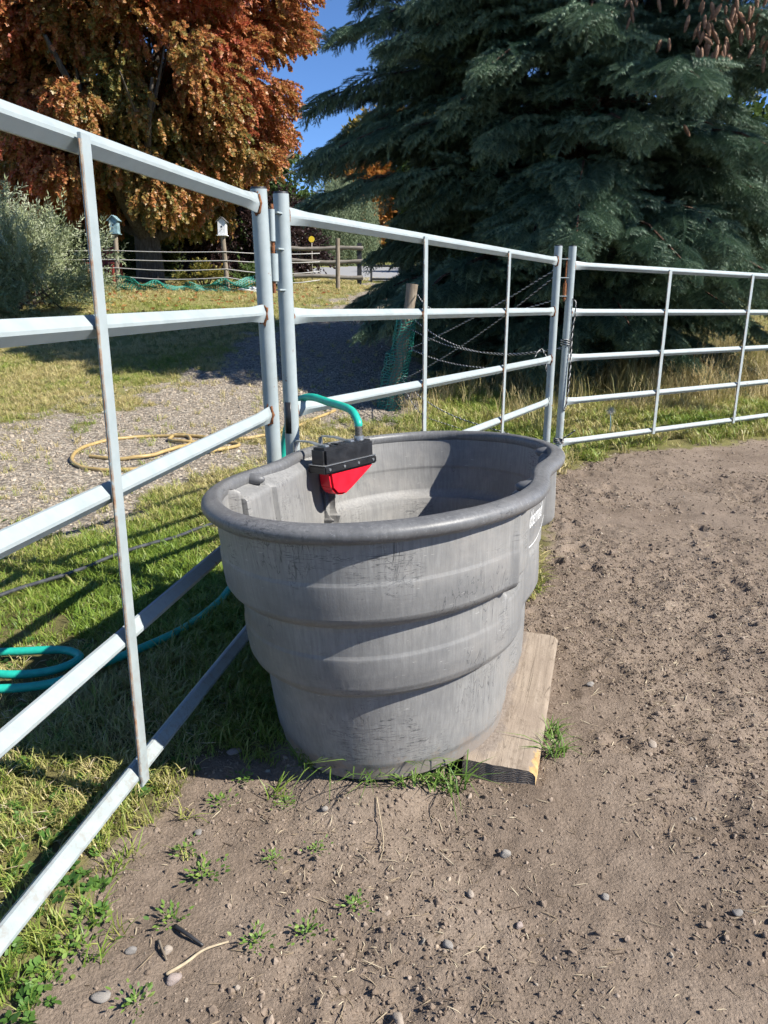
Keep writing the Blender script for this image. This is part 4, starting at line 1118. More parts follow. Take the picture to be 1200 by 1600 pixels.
# silvery shrub on the left
shp = Vector((-6.55, 13.7, gz1(-6.55, 13.7) - .03)); shrub = empty('shrub', shp)
tag(shrub, 'silvery green bushy shrub at the left edge of the lawn', 'shrub')
r = np.random.default_rng(5); mb = MB(); SP, SD, ST = [], [], []
for k in range(150):
    az = r.random() * 2 * PI; el = math.asin(.12 + .88 * r.random() ** .8); L = 1.28 * (.7 + .45 * r.random()) * (1.0 + .28 * math.sin(el)); d = np.array([math.cos(az) * math.cos(el), math.sin(az) * math.cos(el), math.sin(el)])
    c0 = np.array([r.normal() * .35, r.normal() * .3, .15 * r.random()]); 
    tip = c0 + d * L; mid = c0 + d * L * .5 + [0, 0, .15]
    if k < 60: mb.tube([Vector(c0), Vector(mid), Vector(tip)], [.016, .01, .003], 4, False)
    for j in range(24):
        t_ = .3 + .7 * r.random() ** .7; p = c0 * (1 - t_) ** 2 + 2 * t_ * (1 - t_) * mid + t_ * t_ * tip + r.normal(size=3) * .09
        SP.append(p); SD.append(d + r.normal(size=3) * .55 + [0, 0, .25]); ST.append(.3 + .35 * (p[2] / 1.6) + r.normal() * .16)
mb.build('stems', 'bark', shrub)
pr = [sprig('olive_sprig', 'olive_leaf', 20, .30, .075, .018, LANCE, 300 + k, .9, .0, .8) for k in range(3)]
SP = np.array(SP); SP[:, 2] = np.abs(SP[:, 2]); n = len(SP)
scatter('foliage', pr, SP, euler_from_dir(np.array(SD), RNG.normal(size=n)), .8 + .5 * RNG.random(n), np.array(ST), parent=shrub)

def bush(name, cat, label, loc, R, mat, nclump, per, leaf=(.09, .05, OVAL), seed=1, trunk=None, tint=(.5, .25), zlo=None, length=.35, nl=12, cr=.3, group=None, size=1.0):
    b0 = Vector((loc[0], loc[1], gz1(loc[0], loc[1]) - .05)); root = empty(name, b0); tag(root, label, cat, group)
    cz = loc[2]
    m = MB()
    if trunk:
        m.tube([(0, 0, 0), (.03, 0, cz * .3), (0, .03, cz * .7), (0, 0, cz)], [trunk, trunk * .85, trunk * .6, trunk * .2], 10)
    rr_ = np.random.default_rng(seed)
    for k in range(9):
        az = k * 2.399; e = Vector((math.cos(az) * R[0] * .6, math.sin(az) * R[1] * .6, cz + R[2] * (.1 + .5 * rr_.random()))); st = Vector((.05 * math.cos(az), .05 * math.sin(az), cz * .35 if trunk else 0))
        m.tube([st, st.lerp(e, .5) + Vector((0, 0, .12)), e], [(trunk or .05) * .45, (trunk or .05) * .25, .01], 5)
    m.build('trunk' if trunk else 'stems', 'bark', root, True)
    P_, D_ = clumped((0, 0, cz), R, nclump, per, seed, zlo=zlo if zlo is not None else .05, cr=cr); n = len(P_)
    P_[:, 2] = np.maximum(P_[:, 2], .02)
    pr = [sprig(name + '_sprig', mat, nl, length, leaf[0], leaf[1], leaf[2], seed * 10 + k, 1.0, .2) for k in range(2)]
    hn = fbm(P_[:, 0] * 1.2 + seed * 3, P_[:, 2] * 1.2, 90 + seed, 3)
    scatter('crown' if trunk else 'foliage', pr, P_, euler_from_dir(D_, RNG.normal(size=n) * .6), size * (.8 + .5 * RNG.random(n)), tint[0] + (hn - .5) * 2 * tint[1] + RNG.normal(size=n) * .06, parent=root)
    return root
bush('shrub', 'shrub', 'dark purple-leaved shrub behind the wire fence right of the maple trunk', (-4.4, 23.4, 1.2), (1.75, 1.0, 1.25), 'purple_leaf', 60, 45, (.09, .06, OVAL), 31, cr=.22)
bush('shrub', 'shrub', 'smaller dark purple-leaved shrub between the maple trunk and the hinge posts', (-3.0, 24.4, 1.0), (1.1, .9, 1.0), 'purple_leaf', 30, 40, (.09, .06, OVAL), 32, cr=.22)
bush('cedar_hedge', 'hedge', 'yellow-green cedar hedge behind the left birdhouse', (-8.0, 25.0, 1.0), (1.5, .8, 1.5), 'cedar_leaf', 50, 50, (.12, .03, LANCE), 33, cr=.2)
bush('garden_plant', 'plant', 'low yellow-green plant behind the netting', (-4.3, 18.6, .2), (.5, .3, .28), 'autumn_leaf', 12, 22, (.06, .03, OVAL), 34, tint=(.3, .2), length=.2, cr=.3)
bush('garden_plant', 'plant', 'low yellow-green plant right of the right birdhouse post', (-2.9, 18.7, .22), (.6, .3, .32), 'green_leaf', 12, 22, (.06, .03, OVAL), 35, tint=(.8, .2), length=.2, cr=.3)
bush('garden_tree', 'tree', 'dark green leafy tree behind the maple and its shrubs', (-8.5, 29.0, 3.2), (5.2, 2.0, 3.0), 'green_leaf', 110, 45, (.14, .09, OVAL), 36, trunk=.2, zlo=.2, cr=.17, tint=(.35, .3), size=1.3)
bush('garden_tree', 'tree', 'dark green tree between the maple and the willow', (-6.6, 33.0, 3.0), (2.2, 2.0, 2.6), 'green_leaf', 60, 40, (.14, .09, OVAL), 37, trunk=.2, zlo=.2, cr=.2, tint=(.3, .25), size=1.3)
# willow: long hanging strands
wb = Vector((-2.3, 38.0, gz1(-2.3, 38) - .05)); willow = empty('willow_tree', wb); tag(willow, 'pale green weeping willow in the distance between maple and spruce', 'tree')
m = MB(); m.tube([(0, 0, 0), (.1, 0, 1.2), (0, .1, 2.6), (.1, 0, 3.3)], [.25, .2, .14, .04], 8)
for k in range(8): m.tube([(0, 0, 1.8), (math.cos(k * .8) * .8, math.sin(k * .8) * .8, 2.9), (math.cos(k * .8) * 1.6, math.sin(k * .8) * 1.5, 3.2)], [.1, .06, .02], 5)
m.build('trunk', 'bark', willow, True)
def strand(name, seed):
    rr_ = np.random.default_rng(seed); V = []; F = []; lv = []
    for k in range(46):
        t_ = k / 46; c = np.array([.06 * math.sin(3 * t_ + seed), .05 * math.sin(4 * t_), -1.9 * t_ + .18 * (1 - t_)]); b_ = k * 2.4; d = np.array([math.cos(b_) * .6, math.sin(b_) * .6, -1])
        pts = leaf_card(c, d, np.array([math.sin(b_), -math.cos(b_), .3]), .15, .028, LANCE); o = len(V); V += pts; F += [(o, o + 1, o + 2), (o, o + 2, o + 3)]; lv += [rr_.random()] * 4
    return proto(name, V, F, 'willow_leaf', lv)
pr = [strand('willow_strand', k) for k in range(3)]
r = np.random.default_rng(8); n = 900; b_ = r.random(n) * 2 * PI; q = np.sqrt(r.random(n)); lay = r.random(n)
WPt = np.c_[np.cos(b_) * q * 2.0, np.sin(b_) * q * 1.8, 3.75 - 1.15 * q ** 2.2 - lay * 1.9 * (q > .45) + r.normal(size=n) * .12]
scatter('crown', pr, WPt, np.c_[r.normal(size=n) * .06, r.normal(size=n) * .06, b_], .75 + .4 * r.random(n), .5 + r.normal(size=n) * .25, parent=willow)
bush('garden_tree', 'tree', 'yellowing tree in the far distance seen through the spruce branches', (1.2, 55, 5.5), (4.2, 3.0, 4.2), 'autumn_leaf', 90, 40, (.2, .14, OVAL), 38, trunk=.25, zlo=.6, cr=.17, tint=(.38, .3), length=.6, size=1.5)
bush('garden_tree', 'tree', 'small orange-red tree far off above the willow', (-1.6, 52, 3.6), (1.5, 1.4, 2.3), 'autumn_leaf', 35, 35, (.2, .14, OVAL), 39, trunk=.15, zlo=.6, cr=.2, tint=(.9, .15), length=.5, size=1.4)
bush('garden_tree', 'tree', 'olive green tree far off right of the willow', (5.5, 46, 4.2), (4.2, 3.0, 3.6), 'green_leaf', 80, 40, (.2, .14, OVAL), 40, trunk=.25, zlo=.5, cr=.17, tint=(.8, .25), length=.6, size=1.5)
bush('garden_tree', 'tree', 'green tree far behind the spruce at the right edge', (13, 26, 3.0), (4.6, 2.5, 3.2), 'green_leaf', 80, 45, (.15, .09, OVAL), 42, trunk=.22, zlo=.2, cr=.17, tint=(.6, .3), size=1.4)
bush('garden_tree', 'tree', 'yellow-green tree far behind the spruce trunk', (7.0, 30, 3.0), (3.6, 2.4, 3.0), 'cedar_leaf', 60, 45, (.15, .09, OVAL), 43, trunk=.22, zlo=.2, cr=.18, tint=(.6, .3), size=1.4)

# distant wooded rise closes the view
r = np.random.default_rng(44)
pr = [sprig('far_sprig', 'green_leaf', 12, 1.4, .8, .55, OVAL, 440 + k, 1.0, .2) for k in range(2)] 
n = 5200; fx_ = r.uniform(-75, 75, n); fy_ = 82 + r.uniform(-6, 10, n); hh = 3.2 + 3.0 * fbm(fx_ * .12, fx_ * 0, 46, 3); fz_ = ground_z(fx_, fy_) + hh * r.random(n) ** .8
ob = scatter('distant_woods', pr, np.c_[fx_, fy_, fz_], euler_from_dir(r.normal(size=(n, 3)) + [0, -.5, .4]), .8 + .6 * r.random(n), .4 + .3 * r.normal(size=n))
tag(ob, 'low band of distant green woods along the horizon', 'woods', kind='stuff')

# ------------------------------------------------------------------ wire fence with birdhouses
fr = empty('wire_fence', (-5.79, 17.0, gz1(-5.79, 17.0))); fo_ = fr.location.copy()
tag(fr, 'four-strand wire fence on wooden posts across the far lawn', 'fence')
def fpost(x, y, h, lean=0.0):
    z0 = gz1(x, y); m = MB(); m.tube([Vector((x, y, z0 - .1)) - fo_, Vector((x + lean * .5, y, z0 + h * .5)) - fo_, Vector((x + lean, y, z0 + h)) - fo_], .05, 10); m.build('post', 'post_wood', fr, True, flat_angle=50)
fpost(-5.79, 17.0, 1.14, .03); fpost(-3.42, 17.0, 1.14, -.06); fpost(-1.1, 17.9, 1.1); fpost(-8.6, 17.0, 1.1)
for k, zz in enumerate((.80, .62, .45, .28)):
    m = MB(); P_ = [(-8.6, 17.0), (-5.79, 16.95), (-3.43, 16.95), (-1.1, 17.85)]
    pts = []
    for (a, b_) in zip(P_, P_[1:]):
        for q in range(6):
            t_ = q / 6; x = a[0] + (b_[0] - a[0]) * t_; y = a[1] + (b_[1] - a[1]) * t_; pts.append(Vector((x, y, base_z(0, y) + zz + .02 - .05 * (1 + .6 * k * (k > 1)) * math.sin(PI * t_) * (1 if a[0] > -4 else .4))) - fo_)
    m.tube(pts, .011, 5); m.build('strand', 'wire', fr, True)
grid = []
for j in range(9):
    row = []
    for k in range(56):
        t_ = k / 55; x = -5.75 + 3.0 * t_; y = 16.88 + .12 * math.sin(k * .7 + j * .5) * .6 + (.3 * max(0, t_ - .77))
        top = .30 - .16 * math.sin(PI * min(1, t_ * 1.1)) + .05 * math.sin(k * .5); z = base_z(0, y) + .02 + (top - .02) * (j / 8) + .02 * math.sin(k * .9 + j)
        row.append(Vector((x, y - .10 * math.sin(j * .8 + k * .2), z)))
    grid.append(row)
net_mesh(grid, .010, 'netting', 'slack green plastic netting sagging along the foot of the wire fence', 'netting')
def birdhouse(x, y, z, mat, label, roofm, s=1.0):
    root = empty('birdhouse', (x, y, z)); tag(root, label, 'birdhouse'); m = MB()
    w, d, h, e = .095 * s, .10 * s, .30 * s, .09 * s
    V = [(-w, -d, 0), (w, -d, 0), (w, -d, h), (0, -d, h + e), (-w, -d, h), (-w, d, 0), (w, d, 0), (w, d, h), (0, d, h + e), (-w, d, h)]
    m.add(V, [(0, 1, 2, 3, 4), (9, 8, 7, 6, 5), (0, 5, 6, 1), (1, 6, 7, 2), (5, 0, 4, 9), (2, 7, 8, 3), (4, 3, 8, 9)]); m.build('box', mat, root, bevel=.004)
    for sg in (-1, 1):
        m = MB(); n_ = Vector((sg * e, 0, w)).normalized(); ridge = Vector((0, 0, h + e + .004)); eave = Vector((sg * (w + .03), 0, h - .03 * e / w + .004))
        rg = []
        for p in (ridge, eave): rg.append([p + Vector((0, yy, 0)) + n_ * q for yy, q in ((-d - .03, .001), (d + .03, .001), (d + .03, .016), (-d - .03, .016))])
        m.loft(rg); m.build('roof_board', roofm, root)
    m = MB(); m.tube([(0, -d - .001, h * .62), (0, -d - .004, h * .62)], .022 * s, 14); m.build('entrance_hole', 'dark_steel', root)
    m = MB(); m.tube([(0, -d, h * .42), (0, -d - .06, h * .42)], .006, 6); m.build('perch', 'post_wood', root)
    m = MB(); m.box((0, 0, -.008), (w * 2.5, d * 2.6, .014)); m.build('base_board', mat, root)
birdhouse(-5.76, 17.0, gz1(-5.79, 17.0) + 1.158, 'birdhouse_blue', 'faded blue birdhouse with peeling paint on the left fence post', 'birdhouse_blue', .88)
birdhouse(-3.48, 17.0, gz1(-3.42, 17.0) + 1.158, 'white_paint', 'white birdhouse on the fence post right of the maple trunk', 'roof_dark', .88)
# crumpled white bag
m = rock('plastic_bag', 'litter_white', 5, 3, .5, .35); COL.objects.link(m); m.location = (-2.95, 17.0, gz1(-2.95, 17.0) + .05); m.scale = (.2, .12, .1); tag(m, 'crumpled white plastic bag on the ground beside the netting', 'bag')
# red garden chair
rc = empty('garden_chair', (-6.5, 18.3, gz1(-6.5, 18.3))); tag(rc, 'red slatted garden chair half hidden behind the silvery shrub', 'chair')
for k in range(5):
    m = MB(); m.box((-.22 + .11 * k, .22 - .02 * abs(k - 2), .58), (.095, .02, .62 + .05 * (2 - abs(k - 2))), Euler((-.3, 0, 0)).to_matrix()); m.build('back_slat', 'red_paint', rc, bevel=.003)
for k in range(4):
    m = MB(); m.box((0, -.25 + .11 * k, .33 - .02 * k), (.52, .095, .02)); m.build('seat_slat', 'red_paint', rc, bevel=.003)
for sx in (-.29, .29):
    m = MB(); m.box((sx, -.08, .52), (.10, .62, .022)); m.build('armrest', 'red_paint', rc, bevel=.003)
    m = MB(); m.box((sx, -.30, .255), (.03, .09, .51)); m.build('leg', 'red_paint', rc, bevel=.003)
    m = MB(); m.box((sx, .24, .25), (.03, .09, .50)); m.build('leg', 'red_paint', rc, bevel=.003)

# ------------------------------------------------------------------ rail fence, gate, reflector by the road
rf_ = empty('rail_fence', (-.72, 21.0, gz1(-.72, 21.0))); ro = rf_.location.copy(); tag(rf_, 'three-rail weathered wooden fence in front of the road', 'fence')
for x in (-.72, -3.1):
    g0 = gz1(x, 21.0); m = MB(); m.box(Vector((x, 21.06, g0 + .50)) - ro, (.12, .10, 1.1)); m.build('post', 'dark_steel' if x > -1 else 'grey_rail', rf_, bevel=.01)
for zz in (2.19, 1.86, 1.48):
    m = MB(); pts = [Vector((x, 20.97, zz + .02 * math.sin(x * 3 + zz * 5))) - ro for x in np.linspace(-3.25, -.62, 14)]; m.tube(pts, [.052 + .006 * math.sin(k * 2.1) for k in range(14)], 8); m.build('rail', 'grey_rail', rf_, True, flat_angle=50)
gt = empty('pipe_gate', (-.42, 22.0, gz1(-.42, 22.0))); go_ = gt.location.copy(); tag(gt, 'low dark steel pipe gate beside the road, under the spruce tips', 'gate')
for a, b_, nm in (((-.42, 22, 1.42), (-.42, 22, 1.80), 'upright'), ((2.6, 22, 1.42), (2.6, 22, 1.80), 'upright'), ((-.42, 22, 1.80), (2.6, 22, 1.80), 'rail'), ((-.42, 22, 1.45), (2.6, 22, 1.45), 'rail'), ((1.1, 22, 1.45), (1.1, 22, 1.80), 'upright')):
    m = MB(); m.tube([Vector(a) - go_, Vector(b_) - go_], .03, 8); m.build(nm, 'dark_steel', gt, True, flat_angle=50)
for x in (-.42, 2.6):
    m = MB(); m.tube([Vector((x, 22.02, gz1(x, 22) - .05)) - go_, Vector((x, 22.02, 1.45)) - go_], .028, 8); m.build('leg', 'dark_steel', gt, True, flat_angle=50)
rl = empty('road_reflector', (-2.16, 23.0, gz1(-2.16, 23.0))); tag(rl, 'round yellow reflector disc on a thin stake by the road', 'reflector')
m = MB(); m.tube([(0, 0, -.05), (0, 0, 1.10)], .02, 8); m.build('stake', 'grey_rail', rl, True)
m = MB(); m.tube([(0, -.022, 1.13), (0, -.034, 1.13)], .085, 20); m.build('disc', 'yellow_paint', rl, True, flat_angle=40)

# house at the far left, mostly behind foliage
hs = empty('house', (-16.5, 31.0, gz1(-16.5, 31.0) - .1)); tag(hs, 'brown house with white window trim glimpsed behind the shrub at left', 'house')
m = MB(); m.box((0, 2.5, 1.6), (11, 5, 3.2)); m.build('wall', 'stucco', hs, bevel=.02)
m = MB(); m.add([(-5.9, -.6, 3.1), (5.9, -.6, 3.1), (5.9, 5.6, 3.1), (-5.9, 5.6, 3.1), (-5.9, 2.5, 4.9), (5.9, 2.5, 4.9)], [(0, 1, 5, 4), (3, 4, 5, 2), (0, 4, 3), (1, 2, 5), (0, 3, 2, 1)]); m.build('roof', 'roof_dark', hs)
for x in (1.2, 2.9, 4.4):
    f = empty('window', (x, -.02, 1.75)); f.parent = hs
    m = MB()
    for c, s_ in (((0, 0, .62), (1.0, .06, .09)), ((0, 0, -.62), (1.0, .06, .09)), ((-.46, 0, 0), (.09, .06, 1.15)), ((.46, 0, 0), (.09, .06, 1.15)), ((0, .002, 0), (.83, .04, .05))): m.box(c, s_)
    m.build('frame', 'white_paint', f)
    m = MB(); m.box((0, .012, 0), (.84, .01, 1.16)); m.build('pane', 'glass_dark', f)

# ------------------------------------------------------------------ grass, weeds, gravel, clods
def spots(n, x0, x1, y0, y1, test, seed):
    r = np.random.default_rng(seed); x = r.uniform(x0, x1, n); y = r.uniform(y0, y1, n); k = test(x, y, r)
    x, y = x[k], y[k]; return x, y, ground_z(x, y)
def clear_of_tank(x, y):
    t_ = (x - .076) * math.cos(TA) - (y - 1.933) * math.sin(TA); s = (x - .076) * math.sin(TA) + (y - 1.933) * math.cos(TA)
    return (np.abs(s / .48) ** 2.2 + np.abs(t_ / .28) ** 2.2) > 1
def in_view(x, y, pad=.25): return (np.abs(x) < .56 * (y + .3) + pad)
lawn_pr = [tuft('lawn_tuft', 'grass_blade', 15, .055, .0017, .022, 500 + k, .9) for k in range(5)]
def lawn_tint(x, y, r): 
    dry = fbm(x * 1.1, y * 1.1, 91, 4); t_ = .34 + 1.4 * (dry - .42)
    t_ = t_ + .36 * sstep(2.0, 3.1, y + .25 * x) + .08 * sstep(7, 12, y) - .22 * sstep(11, 14, y) * sstep(-.2, -1.2, x) * sstep(17, 14, y)
    return t_ + r.normal(size=len(x)) * .13
def lawn_near(x, y, r):
    l = lawn_m(x, y); g_ = gravel_m(x, y)
    p = sstep(-.09, .12, l) * sstep(.10, -.25, g_) * (.22 + .95 * sstep(.30, .52, fbm(x * 2.6, y * 2.6, 93, 3))) + .06 * sstep(-.35, 0, l) * (x < 0)
    return (r.random(len(x)) < p) & clear_of_tank(x, y) & in_view(x, y)
r = np.random.default_rng(1)
x, y, z = spots(26000, -3.2, .6, .55, 4.2, lawn_near, 601); n = len(x)
tall = .55 + .9 * fbm(x * 1.7, y * 1.7, 95, 3) ** 1.2 + .5 * sstep(.5, .1, poly_sd(x, y, LAWN)) * sstep(1.6, 2.0, y)
ob = scatter('lawn_grass', lawn_pr, np.c_[x, y, z - .004], np.c_[r.normal(size=n) * .2, r.normal(size=n) * .2, r.random(n) * 6.3], tall * (.75 + .5 * r.random(n)), lawn_tint(x, y, r))
tag(ob, 'short green lawn grass beside and beyond the near panel', 'grass')
def lawn_mid(x, y, r):
    l = lawn_m(x, y); g_ = gravel_m(x, y)
    under = np.hypot(x - 2.0, y - 9.25)
    p = sstep(-.05, .25, l) * (sstep(.15, -.3, g_) * (.35 + .65 * sstep(.3, .5, fbm(x * 2, y * 2, 94, 3))) + .05) * sstep(1.2, 2.6, under)
    return (r.random(len(x)) < p) & in_view(x, y, .5)
x, y, z = spots(42000, -7, 6.5, 4.0, 10, lawn_mid, 602); n = len(x)
ob = scatter('meadow_grass', lawn_pr, np.c_[x, y, z - .004], np.c_[r.normal(size=n) * .2, r.normal(size=n) * .2, r.random(n) * 6.3],
             (.8 + .5 * r.random(n)) * (1 + .8 * sstep(-.2, .8, x) * sstep(9, 6, y)), lawn_tint(x, y, r) - .12 * sstep(0, 1, x))
tag(ob, 'grass growing round the drive and behind the far panels', 'grass')
x, y, z = spots(30000, -12, 10, 10, 24, lawn_mid, 603); n = len(x)
ob = scatter('far_grass', lawn_pr, np.c_[x, y, z - .004], np.c_[r.normal(size=n) * .2, r.normal(size=n) * .2, r.random(n) * 6.3], 1.1 + .8 * r.random(n), lawn_tint(x, y, r) + .12)
tag(ob, 'yellowing grass of the far lawn', 'grass')
tall_pr = [tuft('tall_tuft', 'dry_grass', 16, .34, .0022, .05, 520 + k, .75, True) for k in range(4)]
def tall_test(x, y, r):
    d = np.abs((x - PC1[0]) * (-d3.y) + (y - PC1[1]) * d3.x)          # distance from the right panel's line
    s = (x - PC1[0]) * (-d3.y) + (y - PC1[1]) * d3.x
    p = sstep(.55, 1.0, s) * sstep(4.5, 2.2, s) * (.12 + .88 * sstep(.7, 1.8, x)) * sstep(-.1, .5, x) * (.15 + .85 * sstep(.4, .6, fbm(x * 1.8, y * 1.8, 97, 3)))
    return (r.random(len(x)) < p) & in_view(x, y, .5)
x, y, z = spots(3600, 0, 7.5, 5.2, 11, tall_test, 604); n = len(x)
ob = scatter('dry_grass', tall_pr, np.c_[x, y, z], np.c_[r.normal(size=n) * .15, r.normal(size=n) * .15, r.random(n) * 6.3], (.5 + .75 * r.random(n)) * (1 + .25 * sstep(2, 4, x)), .18 + .6 * fbm(x * 1.5, y * 1.5, 98, 3) + .2 * r.normal(size=n))
tag(ob, 'tall dry seeding grass at the foot of the spruce behind the panels', 'grass')
clover_pr = [rosette('clover', 'weed_leaf', 14, .018, .016, 540 + k) for k in range(3)]
def clover_t(x, y, r):
    l = lawn_m(x, y); p = sstep(-.16, .0, l) * sstep(.5, .12, l) * sstep(.42, .6, fbm(x * 3, y * 3, 99, 3)) + .10 * sstep(-.05, .1, l)
    return (r.random(len(x)) < p) & clear_of_tank(x, y) & in_view(x, y)
x, y, z = spots(7000, -2.2, .3, .6, 3.6, clover_t, 605); n = len(x)
ob = scatter('clover_patch', clover_pr, np.c_[x, y, z], np.c_[r.normal(size=n) * .25, r.normal(size=n) * .25, r.random(n) * 6.3], (.45 + .5 * r.random(n)), .35 + .25 * r.normal(size=n))
tag(ob, 'small leafed clover and weeds creeping along the lawn edge', 'weeds')
# gravel stones
peb = [rock('gravel_stone', 'pebble', 560 + k, 1, .62, .16) for k in range(5)]
def grav_t(x, y, r):
    p = sstep(-.25, .4, gravel_m(x, y)) * .95 + .08 * sstep(-1.0, 0, gravel_m(x, y)); return (r.random(len(x)) < p) & in_view(x, y, .4) & (lawn_m(x, y) > .3)
x, y, z = spots(75000, -6, 1, 2.4, 11, grav_t, 606); n = len(x)
ob = scatter('drive_gravel', peb, np.c_[x, y, z], r.random((n, 3)) * 6.3, np.clip(r.lognormal(-5.2, .45, n), .0025, .02), .5 + .28 * r.normal(size=n))
tag(ob, 'loose pale gravel of the drive', 'gravel')
# paddock clods, pebbles and straw
clods = [rock('clod', 'clod', 580 + k, 2, .75, .24) for k in range(5)]
for c_ in clods: c_.data.polygons.foreach_set('use_smooth', [False] * len(c_.data.polygons))
def dirt_t(dens):
    def f(x, y, r):
        rough = sstep(.34, .62, fbm(x * 2.2, y * 2.2, 61, 3)); l = lawn_m(x, y)
        return (r.random(len(x)) < (.18 + .82 * rough) * dens * sstep(.1, -.05, l)) & clear_of_tank(x, y) & in_view(x, y)
    return f
x, y, z = spots(150000, -.8, 2.4, .6, 3.0, dirt_t(1), 607); n = len(x)
ob = scatter('dirt_clods', clods, np.c_[x, y, z], r.random((n, 3)) * 6.3, np.clip(r.lognormal(-6.42, .55, n), .0008, .008), .45 + .25 * r.normal(size=n))
tag(ob, 'crumbs and clods of trampled dirt in the paddock', 'dirt')
x, y, z = spots(50000, -.3, 4.2, 3.0, 6.6, dirt_t(1), 608); n = len(x)
ob = scatter('far_dirt_clods', clods, np.c_[x, y, z], r.random((n, 3)) * 6.3, np.clip(r.lognormal(-5.75, .5, n), .0015, .014), .45 + .25 * r.normal(size=n))
tag(ob, 'clods of trampled dirt in the paddock beyond the tank', 'dirt')
x, y, z = spots(4500, -.8, 4.0, .6, 6.2, dirt_t(.9), 609); n = len(x)
ob = scatter('paddock_pebbles', peb, np.c_[x, y, z], r.random((n, 3)) * 6.3, np.clip(r.lognormal(-5.9, .5, n), .0015, .009), .42 + .26 * r.normal(size=n))
tag(ob, 'small pebbles scattered over the paddock dirt', 'pebbles')
chips = [chip('straw_bit', 'straw', 620 + k) for k in range(4)]
x, y, z = spots(34000, -.8, 4.0, .6, 5.5, dirt_t(.9), 610); n = len(x)
sl = np.clip(r.lognormal(-4.1, .5, n), .005, .05)
ob = scatter('straw_litter', chips, np.c_[x, y, z + .002], np.c_[r.normal(size=n) * .2, r.normal(size=n) * .2, r.random(n) * 6.3], np.c_[sl, .02 + .015 * r.random(n), .02 + .01 * r.random(n)], .5 + .3 * r.normal(size=n))
tag(ob, 'bits of straw and dead stalk trodden into the dirt', 'straw')
x, y, z = spots(3500, -2.6, 0, .6, 5.0, lambda x, y, r: (lawn_m(x, y) > 0) & in_view(x, y) & clear_of_tank(x, y) & (r.random(len(x)) < .25 + .75 * sstep(.45, .6, fbm(x * 1.1, y * 1.1, 91, 4))), 611); n = len(x)
sl = np.clip(r.lognormal(-3.5, .4, n), .01, .08)
ob = scatter('thatch', chips, np.c_[x, y, z + .012 + .012 * r.random(n)], np.c_[r.normal(size=n) * .3, r.normal(size=n) * .3, r.random(n) * 6.3], np.c_[sl, .03 + 0 * sl, .03 + 0 * sl], .75 + .2 * r.normal(size=n))
tag(ob, 'dead dry stalks lying in the lawn', 'straw')

# ------------------------------------------------------------------ single stones, twigs, weeds, tufts
def stone(x, y, s, mat, label, seed, flat=.6, rz=0.0):
    ob = rock('stone', mat, seed, 3, flat, .12); COL.objects.link(ob); ob.location = (x, y, gz1(x, y) + s * flat * .45); s *= .85; ob.scale = (s, s * .78, s); ob.rotation_euler = (0, 0, rz); tag(ob, label, 'stone', 'loose stones on the paddock dirt')
for a in [(-.122, 1.40, .0105, 'stone_grey', 'smooth oval grey stone on bare dirt in front of the tank', 1, .62, 1.2),
          (.255, 1.285, .0125, 'stone_grey', 'pointed grey stone with a dark shadow below the plank end', 2, .8, .2),
          (-.363, 1.03, .0115, 'stone_beige', 'round beige stone beside the pale twig', 3, .8, .5),
          (-.337, .975, .0135, 'stone_pink', 'largest pinkish-brown stone at the foot of the pale twig', 4, .75, .9),
          (-.425, 1.03, .010, 'stone_dark', 'dark grey stone left of the round beige stone', 5, .8, .3),
          (-.442, .94, .0155, 'stone_grey', 'flat grey stone near the bottom left corner', 6, .45, .1),
          (-.362, 1.615, .017, 'stone_pink', 'pinkish flat stone at the shadow edge left of the tank foot', 7, .5, .4),
          (-.231, .965, .0075, 'stone_beige', 'pale small stone alone right of the twig', 8, .8, 2),
          (-.382, 1.33, .012, 'stone_dark', 'dark flat stone among weeds left of the tank', 9, .5, 1),
          (.675, 1.65, .016, 'stone_beige', 'tan stone half sunk in dirt right of the plank', 10, .5, 1.4),
          (.598, 1.95, .013, 'stone_grey', 'grey stone beside the far right edge of the plank', 11, .7, .6),
          (.119, 1.05, .011, 'stone_grey', 'rounded grey stone low in the middle of the dirt', 12, .7, 2.2),
          (.031, .92, .0125, 'stone_beige', 'brown stone at the bottom edge of the picture', 13, .6, 1.9),
          (.426, 1.17, .011, 'stone_grey', 'light grey stone in the dirt right of centre', 14, .6, .8),
          (.652, 1.12, .012, 'stone_dark', 'dark stone near the lower right edge', 15, .6, .2),
          (.253, 1.105, .0085, 'stone_pink', 'small pink stone below the pointed stone', 16, .8, .7),
          (.171, 1.17, .009, 'stone_beige', 'small beige stone left below the pointed stone', 17, .8, 1.7)]: stone(*a)
def twig(pts, r0, mat, label):
    P_ = catmull([(x, y, gz1(x, y) + .004 + dz) for x, y, dz in pts], 5); o = P_[0]; m = MB(); n = len(P_)
    m.tube([p - o for p in P_], [r0 * (1 - .5 * k / n) for k in range(n)], 6); ob = m.build('twig', mat, None, True); ob.location = o; tag(ob, label, 'twig', 'twigs on the paddock dirt')
twig([(-.365, 1.085, .0), (-.335, 1.06, .004), (-.305, 1.045, .0)], .0042, 'dark_steel', 'short black charred twig on the dirt at lower left')
twig([(-.352, .985, .0), (-.325, 1.005, .008), (-.30, 1.03, .006), (-.262, 1.05, .002)], .0034, 'straw_single', 'pale bleached twig lying diagonally at lower left')
twig([(-.385, 1.055, .0), (-.372, 1.03, .004), (-.358, 1.01, .0)], .003, 'post_wood', 'brown twig stub touching the round beige stone')
twig([(-.01, 1.42, .0), (.0, 1.36, .004), (.006, 1.30, .002), (.0, 1.25, .004)], .0016, 'straw_single', 'long thin pale stalk lying below the tank front')
